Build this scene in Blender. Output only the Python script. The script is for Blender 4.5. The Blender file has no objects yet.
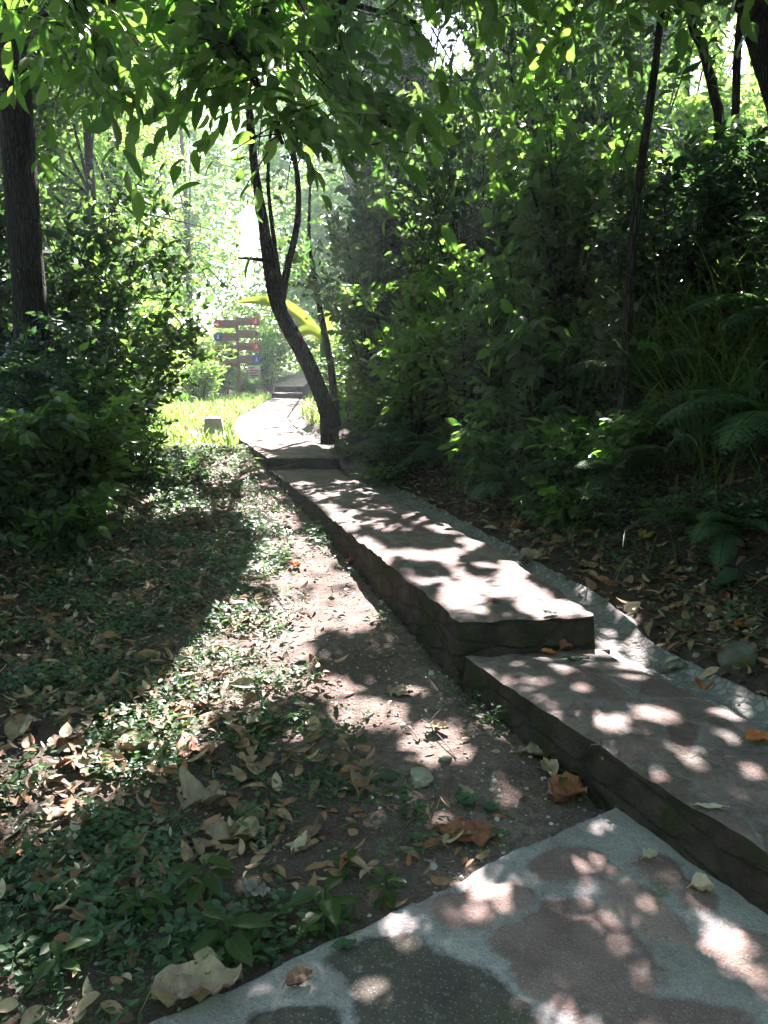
import bpy, math, random
import numpy as np
rng = np.random.default_rng(11)
random.seed(5)
SC = bpy.context.scene
COL = SC.collection

# ------------------------------------------------------------------ camera numbers
F, VH, CAMH = 796.0, 368.0, 1.6
PITCH = math.atan((512 - VH) / F)
CP, SP = math.cos(PITCH), math.sin(PITCH)
SUN_AZ, SUN_EL = math.radians(9), math.radians(49)
COT = 1 / math.tan(SUN_EL)
HX, HY = math.sin(SUN_AZ) * COT, math.cos(SUN_AZ) * COT


def ray(u, v):
    return np.array([(u - 384) / F, CP - (v - 512) / F * SP, -SP - (v - 512) / F * CP])


def at_y(u, v, Y):
    r = ray(u, v)
    return np.array([0, 0, CAMH]) + r * (Y / r[1])


def at_z(u, v, z):
    r = ray(u, v)
    return np.array([0, 0, CAMH]) + r * ((z - CAMH) / r[2])


# ------------------------------------------------------------------ noise
def _h(ix, iy, seed):
    n = (ix * 374761393 + iy * 668265263 + seed * 982451653) & 0x7fffffff
    n = ((n ^ (n >> 13)) * 1274126177) & 0x7fffffff
    n = n ^ (n >> 16)
    return (n & 0xffff) / 65535.0


def vnoise(x, y, seed=0):
    x = np.asarray(x, float); y = np.asarray(y, float)
    ix = np.floor(x).astype(np.int64); iy = np.floor(y).astype(np.int64)
    fx = x - ix; fy = y - iy
    fx = fx * fx * (3 - 2 * fx); fy = fy * fy * (3 - 2 * fy)
    a = _h(ix, iy, seed); b = _h(ix + 1, iy, seed); c = _h(ix, iy + 1, seed); d = _h(ix + 1, iy + 1, seed)
    return (a * (1 - fx) + b * fx) * (1 - fy) + (c * (1 - fx) + d * fx) * fy


def fbm(x, y, seed=0, o=4):
    s = 0; a = .5; t = 0
    for k in range(o):
        s = s + a * vnoise(np.asarray(x) * 2 ** k, np.asarray(y) * 2 ** k, seed + k * 7); t += a; a *= .5
    return s / t


# ------------------------------------------------------------------ path and terrain
YL = np.array([-3, 2.07, 2.71, 3.75, 4.92, 8.23, 9.13, 12.1, 16, 23, 30, 60])
XL = np.array([2.6, 1.12, .82, .37, .01, -1.03, -1.34, -2.26, -2.85, -3.3, -3.6, -4.5])
YR = np.array([-3, 2.3, 2.89, 3.46, 3.8, 5.36, 8.63, 9.13, 12.1, 16, 23, 30, 60])
XR = np.array([3.1, 1.72, 1.49, 1.24, 1.06, .72, -.42, -.52, -1.25, -1.95, -2.45, -2.7, -3.5])
xl = lambda y: np.interp(y, YL, XL)
xr = lambda y: np.interp(y, YR, XR)
zbase = lambda y: np.interp(y, [-5, 2.7, 3.75, 5, 8.5, 9.2, 12, 23, 40, 150], [0, 0, .06, .14, .36, .45, .54, .64, 1.0, 3])
zgut = lambda y: np.interp(y, [-5, 2, 3.5, 4.5, 5.5, 8.5, 9.2, 12, 23, 60], [.1, .12, .15, .19, .26, .40, .46, .55, .66, .9])
GW = lambda y: np.interp(y, [0, 3, 3.8, 4.5, 5.2, 9, 12], [.21, .20, .25, .38, .23, .22, .2])


def terrain(x, y, rough=True):
    x = np.asarray(x, float); y = np.asarray(y, float)
    dl = (xl(y) - x) * .95
    dr = (x - xr(y)) * .95
    zb = zbase(y)
    z = zb + np.clip(dl - 1.7, 0, 12) * .09
    gw = GW(y)
    d = dr - gw
    g = np.where(d < .7, .2 * d, .14 + .78 * (np.minimum(d, 4.0) - .7) + .2 * np.clip(d - 4, 0, 30))
    k = np.interp(y, [0, 12, 17, 60], [1, 1, .45, .35])
    bank = zgut(y) - .02 + g * k + .05 * np.clip(d * 5, 0, 1)
    z = np.where(dr > 0, np.where(d > 0, bank, zgut(y) - .10), z)
    z = np.where((dr <= 0) & (dl <= 0), zb - .03, z)
    if rough:
        n = (fbm(x * 2.2, y * 2.2, 3) - .5) * .10 * np.clip(np.maximum(dl, d) * 1.5 + .15, .12, 1)
        n2 = (fbm(x * 9, y * 9, 13, 3) - .5) * .035 * np.clip(np.maximum(dl, d) * 2 + .3, .25, 1)
        z = z + np.where((dr > 0) & (d <= 0), 0, n + n2)
        z = np.where((y < 2.75 - (.82 - x) * .7 + .03) & (dr < 0), np.minimum(z, .0), z)   # under the near slab
    return z


def s0_edge(x):          # far edge of the nearest concrete slab
    return 2.67 - (.84 - x) * .70


def surf(x, y):
    z = float(terrain(x, y))
    if xl(y) <= x <= xr(y):
        if y < 3.76: return .22
        if y < 9.13: return float(np.interp(y, [3.75, 9.1], [.38, .45]))
        return float(np.interp(y, [9.13, 12, 23, 60], [.58, .6, .7, 1.2]))
    if y < s0_edge(x) and x < xl(y): return .037
    return z


def hit(u, v):
    r = ray(u, v); o = np.array([0, 0, CAMH]); t = 1.2; dt = .03
    while t < 80:
        p = o + r * t
        if p[2] < surf(p[0], p[1]):
            for _ in range(8):
                dt *= .5
                q = o + r * (t - dt)
                if q[2] < surf(q[0], q[1]): t -= dt
            return o + r * t
        t += dt; dt = .03 + t * .002
    return o + r * t


# ------------------------------------------------------------------ light map (where sun gaps of the canopy fall)
GX0, GX1, GY0, GY1, GR = -12., 12., -3., 40., .025
gx = np.arange(GX0, GX1, GR); gy = np.arange(GY0, GY1, GR)
GXX, GYY = np.meshgrid(gx, gy)
LIT = np.zeros(GXX.shape, np.float32)
_n1 = fbm(GXX * 3.3, GYY * 3.3, 41, 3)
_n2 = fbm(GXX * 9, GYY * 9, 43, 2)
_n3 = fbm(GXX * 5.5, GYY * 3.6, 47, 3)


def toL(p):
    return np.array([p[0] - p[2] * HX, p[1] - p[2] * HY])


def lit_poly(pts, val=1.0, noise=None, cut=.5):
    q = np.array([toL(hit(*p)) for p in pts])
    inside = np.zeros(GXX.shape, bool)
    x0, x1, y0, y1 = q[:, 0].min(), q[:, 0].max(), q[:, 1].min(), q[:, 1].max()
    i0, i1 = np.searchsorted(gx, [x0, x1]); j0, j1 = np.searchsorted(gy, [y0, y1])
    X = GXX[j0:j1, i0:i1]; Y = GYY[j0:j1, i0:i1]; ins = np.zeros(X.shape, bool)
    for a in range(len(q)):
        (xa, ya), (xb, yb) = q[a], q[a - 1]
        c = (ya > Y) != (yb > Y)
        with np.errstate(divide='ignore', invalid='ignore'):
            c &= X < (xb - xa) * (Y - ya) / (yb - ya + 1e-12) + xa
        ins ^= c
    if noise is not None:
        ins &= noise[j0:j1, i0:i1] > cut
    sub = LIT[j0:j1, i0:i1]
    sub[ins] = np.maximum(sub[ins], val)


def lit_ell(u, v, a, b, rot=0, val=1.0):
    c, s = math.cos(math.radians(rot)), math.sin(math.radians(rot))
    lit_poly([(u + a * math.cos(t) * c - b * math.sin(t) * s, v + a * math.cos(t) * s + b * math.sin(t) * c) for t in np.linspace(0, 6.283, 15)[:-1]], val)


lit_poly([(-20, 770), (60, 738), (140, 712), (190, 655), (232, 600), (262, 545), (300, 560), (325, 600), (325, 640), (295, 690), (250, 735), (190, 765), (110, 805), (60, 850), (-20, 870)], 1, _n1, .36)
lit_poly([(300, 620), (345, 640), (350, 700), (330, 740), (270, 745), (250, 735), (295, 690)], 1, _n1, .52)
lit_poly([(290, 482), (345, 478), (420, 512), (500, 545), (590, 603), (586, 615), (460, 620), (430, 595), (380, 558)], 1, _n3, .49)
lit_poly([(235, 455), (340, 458), (318, 430), (300, 400), (268, 398), (215, 440)], 1, _n1, .24)
lit_poly([(190, 440), (280, 462), (300, 520), (262, 545), (220, 520), (200, 470)], 1, _n1, .48)
for e in [(342, 602, 44, 30, 15), (300, 555, 34, 18, 20), (430, 745, 60, 30, 15), (365, 716, 42, 18, 5), (410, 692, 22, 9, 0), (420, 650, 18, 7, 0),
          (345, 560, 22, 8, 20), (280, 520, 20, 10, 20),
          (602, 722, 42, 16, 10), (657, 716, 34, 14, 14), (625, 672, 36, 11, 10), (730, 742, 24, 10, 18), (728, 715, 22, 9, 12), (560, 672, 20, 8, 5), (600, 655, 22, 6, 8), (690, 760, 26, 10, 20), (748, 772, 26, 9, 20),
          (495, 890, 40, 13, -20), (465, 880, 14, 17, 20), (470, 915, 22, 7, 20), (372, 996, 20, 15, 0), (725, 945, 48, 22, 20), (690, 990, 22, 12, 0), (575, 868, 34, 10, 25),
          (640, 905, 26, 9, 30), (412, 884, 14, 6, -20), (398, 905, 10, 6, 0), (560, 905, 20, 12, 0), (630, 965, 30, 14, 10), (755, 1000, 26, 14, 0), (530, 870, 22, 8, 0), (440, 1000, 16, 8, 0), (560, 1010, 22, 9, 0),
          (660, 850, 20, 10, 30), (600, 830, 18, 8, 10), (500, 940, 14, 7, 0), (695, 905, 20, 9, 30),
          (450, 512, 46, 9, 24), (390, 480, 40, 6, 15), (620, 620, 18, 14, 40), (505, 470, 24, 26, 0), (525, 553, 40, 11, 25), (470, 525, 30, 8, 25), (500, 403, 24, 14, 0), (420, 495, 20, 7, 20), (545, 640, 18, 5, 0),
          (20, 870, 22, 14, 0), (60, 900, 20, 10, 0), (130, 870, 16, 8, 0), (240, 880, 12, 7, 0), (545, 845, 14, 6, 0), (510, 790, 28, 12, 10), (560, 770, 24, 9, 0)]:
    lit_ell(e[0], e[1], e[2] * (.62 if e[1] > 640 and e[0] > 380 else 1), e[3] * (.62 if e[1] > 640 and e[0] > 380 else 1), e[4])
for k in range(150):
    u, v = rng.uniform(0, 768), rng.uniform(560, 1020)
    if u < 230 and v < 715: continue
    lit_ell(u, v, rng.uniform(3, 9), rng.uniform(2, 5), rng.uniform(-30, 30))
for k in range(860):     # gaps over the planted bank and the left thicket
    x, y = (rng.uniform(.3, 7.5), rng.uniform(.8, 10)) if 190 < k < 620 else (rng.uniform(-6, -1.6), rng.uniform(6.2, 10.5)) if k >= 620 else (rng.uniform(-7, 7), rng.uniform(.5, 12))
    if -3.4 < x < -1.2 and y < 6.5: continue
    if -1.6 < x < 1.45 and y < 5 or 0 < x < 2.0 and y < 4.3: continue
    if k >= 620 and rng.random() < .25: continue
    r = rng.uniform(.03, .12) if y < 3.5 else rng.uniform(.04, .2)
    i, j = np.searchsorted(gx, x), np.searchsorted(gy, y); w = int(r / GR) + 2
    X = GXX[j - w:j + w, i - w:i + w]; Y = GYY[j - w:j + w, i - w:i + w]
    LIT[j - w:j + w, i - w:i + w][((X - x) ** 2 + (Y - y) ** 2) < r * r] = 1
# the sunny clearing further up the path
_cl = (GYY > 10.2 + .5 * _n1) & (GXX < np.interp(GYY, YR, XR) + .2 + .5 * _n2) & (GXX > -5.6 - .1 * GYY) & (GYY < 36)
LIT[_cl & (_n1 > .15)] = 1


def lit_at(P, mask=None):
    x = P[:, 0] - P[:, 2] * HX; y = P[:, 1] - P[:, 2] * HY
    i = np.clip(((x - GX0) / GR).astype(int), 0, len(gx) - 1); j = np.clip(((y - GY0) / GR).astype(int), 0, len(gy) - 1)
    out = (LIT if mask is None else mask)[j, i]
    out = np.where((x < GX0) | (x > GX1) | (y < GY0) | (y > GY1), 0, out)
    return out


LITG = LIT.copy()
for k in range(110):      # gaps that light the overhanging branches only
    x, y = rng.uniform(-3.6, -1.0), rng.uniform(.0, 2.2); r = rng.uniform(.1, .3)
    LIT[((GXX - x) ** 2 + (GYY - y) ** 2) < r * r] = 1
for k in range(50):
    x, y = rng.uniform(-2.6, .1), rng.uniform(.1, 1.35); r = rng.uniform(.06, .17)
    LIT[((GXX - x) ** 2 + (GYY - y) ** 2) < r * r] = 1


# openings in the woods through which the sky is seen
GAPS = [(250, 232, 13, 30, 10, .99), (450, 38, 34, 38, 5, .96), (478, 50, 18, 12, 5, .8), (736, 50, 16, 38, 5, .97), (698, 75, 15, 24, 5, .93), (736, 212, 20, 14, 7, .96), (160, 212, 16, 7, 9, .8),
        (206, 240, 5, 3, 9, .9), (50, 285, 6, 4, 9, .9), (640, 150, 5, 7, 7, .9), (420, 8, 12, 12, 5, .8), (340, 65, 5, 8, 6, .9)]


def gap_keep(P):
    dy = P[:, 1] * CP - (P[:, 2] - CAMH) * SP
    up = P[:, 1] * SP + (P[:, 2] - CAMH) * CP
    u = 384 + F * P[:, 0] / np.maximum(dy, .1); v = 512 - F * up / np.maximum(dy, .1)
    k = np.ones(len(P), bool)
    for (cu, cv, ru, rv, ymin, pr) in GAPS:
        e = ((u - cu) / ru) ** 2 + ((v - cv) / rv) ** 2
        k &= ~((e < 1) & (P[:, 1] > ymin) & (rng.random(len(P)) < pr * np.clip(1.6 - e, 0, 1)))
    return k


# ------------------------------------------------------------------ mesh building
class MB:
    def __init__(s):
        s.v = []; s.q = []; s.r = []; s.m = []; s.uv = []; s.n = 0

    def add(s, v, q, rnd=0., mi=0, uv=None):
        v = np.asarray(v, float).reshape(-1, 3); q = np.asarray(q, int).reshape(-1, 4)
        if not len(v): return
        s.v.append(v); s.q.append(q + s.n)
        s.r.append(np.broadcast_to(np.asarray(rnd, float), (len(v),)) if np.ndim(rnd) < 2 else rnd)
        s.m.append(np.full(len(q), mi)); s.uv.append(np.zeros((len(v), 2)) if uv is None else uv)
        s.n += len(v)

    def mesh(s, name, mats, smooth=True):
        me = bpy.data.meshes.new(name)
        v = np.concatenate(s.v); q = np.concatenate(s.q)
        me.vertices.add(len(v)); me.vertices.foreach_set('co', v.astype(np.float32).ravel())
        me.loops.add(q.size); me.loops.foreach_set('vertex_index', q.astype(np.int32).ravel())
        me.polygons.add(len(q))
        me.polygons.foreach_set('loop_start', (np.arange(len(q)) * 4).astype(np.int32))
        me.polygons.foreach_set('loop_total', np.full(len(q), 4, np.int32))
        for m in (mats if isinstance(mats, (list, tuple)) else [mats]): me.materials.append(m)
        me.polygons.foreach_set('material_index', np.concatenate(s.m).astype(np.int32))
        if smooth: me.polygons.foreach_set('use_smooth', np.ones(len(q), bool))
        a = me.attributes.new('rnd', 'FLOAT', 'POINT'); a.data.foreach_set('value', np.concatenate(s.r).astype(np.float32))
        u = np.concatenate(s.uv)
        if u.any():
            a = me.attributes.new('luv', 'FLOAT_VECTOR', 'POINT')
            a.data.foreach_set('vector', np.concatenate([u, np.zeros((len(u), 1))], 1).astype(np.float32).ravel())
        me.update(calc_edges=True); me.validate()
        return me

    def obj(s, name, mats, parent=None, smooth=True):
        return link(name, s.mesh(name, mats, smooth), parent)


def link(name, data, parent=None):
    o = bpy.data.objects.new(name, data); COL.objects.link(o)
    if parent is not None: o.parent = parent
    return o


def tag(o, label=None, cat=None, group=None, kind=None):
    if label: o['label'] = label
    if cat: o['category'] = cat
    if group: o['group'] = group
    if kind: o['kind'] = kind
    return o


def thing(name, loc, label, cat, group=None, rz=0):
    o = link(name, None); o.location = loc; o.rotation_euler = (0, 0, rz)
    return tag(o, label, cat, group)


def copy_tree(o, parent=None):
    c = o.copy(); COL.objects.link(c)
    if parent is not None: c.parent = parent
    for ch in list(o.children): copy_tree(ch, c)
    return c


def unit(a):
    return a / np.maximum(np.linalg.norm(a, axis=-1, keepdims=True), 1e-9)


def rvec(n):
    return unit(rng.normal(size=(n, 3)))


# leaf templates: t (along), s (side), h(normal)
_LS = np.array([(0, 0, 0), (.28, .46, .10), (.66, .36, .07), (1, 0, -.06), (.66, -.36, .07), (.28, -.46, .10)])
_LSQ = np.array([(0, 1, 2, 3), (0, 3, 4, 5)])
_rows = [(0, .02), (.10, .22), (.28, .43), (.5, .5), (.72, .40), (.88, .22), (1, .015)]
_LF = np.array([(t, s * w, abs(s) * w * .22 - .28 * t * t + .02 * math.sin(t * 22) * abs(s)) for t, w in _rows for s in (-1, 0, 1)])
_LFQ = np.array([(r * 3 + c, r * 3 + c + 1, r * 3 + c + 4, r * 3 + c + 3) for r in range(6) for c in range(2)])
_LFUV = np.array([(t, s) for t, w in _rows for s in (-1, 0, 1)], float)


def leaves(mb, P, D, N, L, W, fancy=False, rnd=None, mi=0, curl=1.0):
    n = len(P)
    if n == 0: return
    P = np.asarray(P); D = unit(np.asarray(D)); N = np.asarray(N)
    S = unit(np.cross(N, D)); N = np.cross(D, S)
    L = np.broadcast_to(L, n)[:, None, None]; W = np.broadcast_to(W, n)[:, None, None]
    T, Q = (_LF, _LFQ) if fancy else (_LS, _LSQ)
    v = P[:, None] + D[:, None] * (T[None, :, 0:1] * L) + S[:, None] * (T[None, :, 1:2] * W) + N[:, None] * (T[None, :, 2:3] * (L if fancy else W) * curl)
    k = len(T)
    q = Q[None] + (np.arange(n) * k)[:, None, None]
    r = rng.random(n) if rnd is None else np.broadcast_to(rnd, n)
    mb.add(v.reshape(-1, 3), q.reshape(-1, 4), np.repeat(r, k), mi, np.tile(_LFUV, (n, 1)) if fancy else None)


def tube(mb, pts, rad, seg=6, rnd=0., mi=0, lump=0.):
    pts = np.asarray(pts, float); n = len(pts)
    rad = np.interp(np.linspace(0, 1, n), np.linspace(0, 1, len(rad)), rad)
    d = unit(np.gradient(pts, axis=0))
    ref = np.array([0, 0, 1.]) if abs(d[0][2]) < .9 else np.array([1., 0, 0])
    a = unit(np.cross(d, ref)); b = np.cross(d, a)
    th = np.linspace(0, 2 * math.pi, seg, endpoint=False)
    lr = 1 + lump * (rng.random((n, seg)) - .5) if lump else np.ones((n, seg))
    v = pts[:, None] + (a[:, None] * np.cos(th)[None, :, None] + b[:, None] * np.sin(th)[None, :, None]) * (rad[:, None] * lr)[:, :, None]
    i = np.arange(n - 1)[:, None] * seg; j = np.arange(seg)[None]; j2 = (j + 1) % seg
    q = np.stack([i + j, i + j2, i + seg + j2, i + seg + j], -1)
    mb.add(v.reshape(-1, 3), q.reshape(-1, 4), rnd, mi)


def bez(a, b, c, n=8):
    t = np.linspace(0, 1, n)[:, None]
    return (1 - t) ** 2 * a + 2 * t * (1 - t) * b + t * t * c


def smooth_line(pts, n):
    """Catmull-Rom through the points."""
    p = np.asarray(pts, float); p = np.vstack([2 * p[0] - p[1], p, 2 * p[-1] - p[-2]])
    out = []
    m = len(p) - 3
    for t in np.linspace(0, m - 1e-6, n):
        k = int(t); f = t - k; a, b, c, d = p[k:k + 4]
        out.append(.5 * (2 * b + (c - a) * f + (2 * a - 5 * b + 4 * c - d) * f * f + (3 * b - a - 3 * c + d) * f ** 3))
    return np.array(out)


# ------------------------------------------------------------------ materials
class M:
    def __init__(s, name):
        s.m = bpy.data.materials.new(name); s.m.use_nodes = True
        s.t = s.m.node_tree; s.N = s.t.nodes; s.b = s.N['Principled BSDF']; s.out = s.N['Material Output']

    def n(s, typ, ins=None, **props):
        nd = s.N.new(typ)
        for k, v in props.items(): setattr(nd, k, v)
        for k, v in (ins or {}).items(): s.set(nd, k, v)
        return nd

    def set(s, nd, k, v):
        i = nd.inputs[k]
        if isinstance(v, bpy.types.NodeSocket): s.t.links.new(v, i)
        else: i.default_value = v

    def noise(s, scale, detail=4, vec=None, rough=.55, dist=0):
        nd = s.n('ShaderNodeTexNoise', {'Scale': scale, 'Detail': detail, 'Roughness': rough, 'Distortion': dist})
        s.set(nd, 'Vector', vec if vec is not None else s.pos()); return nd.outputs['Fac']

    def pos(s):
        return s.n('ShaderNodeNewGeometry').outputs['Position']

    def ramp(s, fac, stops):
        nd = s.n('ShaderNodeValToRGB', {'Fac': fac}); e = nd.color_ramp.elements
        while len(e) < len(stops): e.new(.5)
        for k, (p, c) in enumerate(stops):
            e[k].position = p; e[k].color = tuple(c) + (1,) if not isinstance(c, (int, float)) else (c, c, c, 1)
        return nd.outputs['Color']

    def mix(s, f, a, b, mode='MIX'):
        nd = s.n('ShaderNodeMix', data_type='RGBA', blend_type=mode)
        for i, v in ((0, f), (6, a), (7, b)):
            if isinstance(v, bpy.types.NodeSocket): s.t.links.new(v, nd.inputs[i])
            else: nd.inputs[i].default_value = v if i == 0 else tuple(v) + (1,)
        return nd.outputs[2]

    def math(s, op, a, b=0.):
        nd = s.n('ShaderNodeMath', operation=op); s.set(nd, 0, a); s.set(nd, 1, b); return nd.outputs[0]

    def attr(s, name, out='Fac'):
        return s.n('ShaderNodeAttribute', attribute_name=name).outputs[out]

    def bump(s, h, strength=.5, dist=.01):
        nd = s.n('ShaderNodeBump', {'Height': h, 'Strength': strength, 'Distance': dist}); s.set(s.b, 'Normal', nd.outputs[0]); return nd

    def done(s, col, rough=.8, spec=.3):
        s.set(s.b, 'Base Color', col); s.set(s.b, 'Roughness', rough); s.set(s.b, 'Specular IOR Level', spec)
        return s.m


def leaf_mat(name, stops, trans, tf=.42, rough=.38, spec=.5, veins=False):
    m = M(name)
    c = m.ramp(m.attr('rnd'), stops)
    n = m.noise(14, 3)
    c = m.mix(1.0, c, m.ramp(n, [(.3, .72), (.7, 1.15)]), 'MULTIPLY')
    if veins:
        sx = m.n('ShaderNodeSeparateXYZ', {0: m.attr('luv', 'Vector')})
        ab = m.math('ABSOLUTE', sx.outputs['Y'])
        k = m.math('SUBTRACT', m.math('MULTIPLY', sx.outputs['X'], 9.), m.math('MULTIPLY', ab, 2.2))
        fr = m.math('ABSOLUTE', m.math('SUBTRACT', m.math('FRACT', k), .5))
        v1 = m.math('LESS_THAN', fr, .07); v2 = m.math('LESS_THAN', ab, .08)
        c = m.mix(m.math('MULTIPLY', m.math('MAXIMUM', v1, v2), .35), c, (.22, .24, .10))
    m.done(c, rough, spec)
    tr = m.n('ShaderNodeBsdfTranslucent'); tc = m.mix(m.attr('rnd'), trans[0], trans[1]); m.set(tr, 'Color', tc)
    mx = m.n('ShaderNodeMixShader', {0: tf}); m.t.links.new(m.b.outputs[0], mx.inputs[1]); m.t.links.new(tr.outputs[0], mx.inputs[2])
    m.t.links.new(mx.outputs[0], m.out.inputs['Surface'])
    return m.m


G1, G2, G3 = (.018, .045, .022), (.036, .078, .032), (.070, .115, .040)
LM = {
    'broad': leaf_mat('broad_leaf', [(0, (.010, .026, .012)), (.5, (.02, .046, .017)), (.9, (.04, .08, .024)), (1, (.10, .11, .03))], ((.14, .40, .04), (.28, .52, .07)), .48, .33, .5, True),
    'small': leaf_mat('small_leaf', [(0, G1), (.5, G2), (.93, G3), (1, (.16, .15, .05))], ((.10, .26, .05), (.22, .36, .07)), .36, .36),
    'dark': leaf_mat('dark_leaf', [(0, (.014, .036, .022)), (.6, (.026, .058, .030)), (1, (.048, .088, .038))], ((.06, .17, .045), (.13, .25, .06)), .28, .33),
    'sun': leaf_mat('sunlit_tone_leaf', [(0, (.05, .10, .022)), (.5, (.08, .13, .028)), (1, (.12, .15, .04))], ((.26, .55, .07), (.42, .63, .11)), .55, .4),  # brighter leaf copy, backlit glow put into its colours
    'fern': leaf_mat('fern_leaf', [(0, (.035, .09, .05)), (1, (.07, .135, .06))], ((.10, .24, .05), (.18, .34, .07)), .40, .65, .2),
    'grass': leaf_mat('grass_blade', [(0, (.03, .07, .02)), (.75, (.07, .12, .03)), (.9, (.16, .16, .06)), (1, (.22, .18, .09))], ((.16, .32, .05), (.3, .4, .1)), .4, .4),
    'weed': leaf_mat('weed_leaf', [(0, (.025, .065, .032)), (.6, (.05, .105, .045)), (1, (.09, .14, .06))], ((.12, .26, .08), (.20, .34, .10)), .35, .42),
    'banana': leaf_mat('banana_leaf', [(0, (.07, .12, .02)), (1, (.10, .14, .02))], ((.30, .44, .05), (.42, .5, .07)), .5, .4),
}
DRY = {}
for nm, a, b in [('tan', (.32, .235, .155), (.19, .13, .085)), ('pale', (.50, .42, .32), (.36, .29, .21)), ('rust', (.26, .09, .04), (.15, .06, .035)), ('brown', (.19, .11, .065), (.11, .065, .04)),
                 ('orange', (.50, .17, .045), (.34, .10, .03)), ('green', (.05, .10, .035), (.035, .07, .03)), ('grey', (.24, .21, .18), (.15, .13, .11)), ('yellow', (.55, .42, .06), (.4, .28, .05))]:
    m = M(nm + '_fallen_leaf')
    sx = m.n('ShaderNodeSeparateXYZ', {0: m.attr('luv', 'Vector')}); ab = m.math('ABSOLUTE', sx.outputs['Y'])
    k = m.math('SUBTRACT', m.math('MULTIPLY', sx.outputs['X'], 8.), m.math('MULTIPLY', ab, 2.0))
    fr = m.math('ABSOLUTE', m.math('SUBTRACT', m.math('FRACT', k), .5))
    vn = m.math('MAXIMUM', m.math('LESS_THAN', fr, .06), m.math('LESS_THAN', ab, .05))
    c = m.mix(m.ramp(m.noise(22, 4), [(.35, 0.), (.7, 1.)]), a, b)
    c = m.mix(m.math('MULTIPLY', vn, .22), c, tuple(x * .5 for x in b))
    c = m.mix(m.ramp(m.noise(55, 3), [(.66, 0.), (.74, 1.)]), c, tuple(x * .35 for x in b))
    m.bump(m.noise(60, 4), .35, .004)
    DRY[nm] = m.done(c, .62, .35)
m = M('litter_leaf')
c = m.ramp(m.attr('rnd'), [(0, (.05, .032, .02)), (.3, (.15, .088, .05)), (.55, (.27, .165, .09)), (.75, (.25, .10, .045)), (.9, (.38, .28, .17)), (1, (.42, .34, .24))])
c = m.mix(1.0, c, m.ramp(m.noise(40, 3), [(.3, .6), (.7, 1.1)]), 'MULTIPLY')
LITTER = m.done(c, .6, .35)


def bark_mat(name, a, b, moss=0.):
    m = M(name)
    mp = m.n('ShaderNodeMapping', {'Vector': m.pos(), 'Scale': (1, 1, .22)})
    n = m.noise(16, 6, mp.outputs[0], .65); n2 = m.noise(5, 4)
    c = m.ramp(n, [(.3, a), (.7, b)])
    if moss: c = m.mix(m.math('MULTIPLY', m.ramp(n2, [(.5, 0.), (.65, 1.)]), moss), c, (.05, .07, .025))
    vb = m.n('ShaderNodeTexVoronoi', {'Vector': m.n('ShaderNodeMapping', {'Vector': m.pos(), 'Scale': (1, 1, .18)}).outputs[0], 'Scale': 34.}, feature='DISTANCE_TO_EDGE')
    cr = m.ramp(vb.outputs['Distance'], [(0, 0.), (.16, 1.)])
    c = m.mix(m.ramp(m.noise(3.1, 3), [(.6, 0.), (.68, .55)]), c, tuple(x * 1.9 for x in b))
    c = m.mix(cr, tuple(x * .5 for x in a), c)
    m.bump(m.math('ADD', n, m.math('MULTIPLY', cr, .7)), 1.0, .03)
    return m.done(c, .9, .2)


BARK = {'dark': bark_mat('dark_bark', (.022, .019, .016), (.06, .052, .044), .4), 'brown': bark_mat('brown_bark', (.03, .022, .017), (.12, .085, .062), .3), 'twig': bark_mat('twig_bark', (.04, .032, .024), (.11, .085, .06))}

# ground
m = M('soil')
hum = m.attr('rnd')
n1, n2, n3 = m.noise(2.2, 5), m.noise(24, 5, rough=.7), m.noise(130, 3)
c = m.ramp(n1, [(.35, (.115, .082, .066)), (.65, (.20, .15, .125))])
c = m.mix(m.ramp(n2, [(.4, 0.), (.68, 1.)]), c, (.08, .057, .046))
c = m.mix(m.ramp(n3, [(.58, 0.), (.68, .7)]), c, (.30, .25, .22))
h = m.ramp(n2, [(.3, (.028, .02, .014)), (.7, (.085, .06, .045))])
c = m.mix(hum, c, h)
vo = m.n('ShaderNodeTexVoronoi', {'Vector': m.pos(), 'Scale': 70.})
hh = m.math('ADD', m.math('MULTIPLY', n2, 1.2), m.math('MULTIPLY', vo.outputs['Distance'], -.4))
m.bump(hh, .8, .018)
SOIL = m.done(c, .92, .15)


def conc_col(m, base, dark, scale=1.):
    n1, n2, n3 = m.noise(3 * scale, 5), m.noise(40 * scale, 4, rough=.7), m.noise(170 * scale, 2)
    c = m.ramp(n1, [(.32, dark), (.68, base)])
    c = m.mix(m.ramp(n2, [(.5, 0.), (.75, .7)]), c, tuple(x * .6 for x in dark))
    c = m.mix(m.ramp(n3, [(.62, 0.), (.7, .55)]), c, tuple(min(1, x * 1.5) for x in base))
    c = m.mix(m.ramp(n3, [(.3, .6), (.38, 0.)]), c, tuple(x * .4 for x in dark))
    return c, n2, n3


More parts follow.
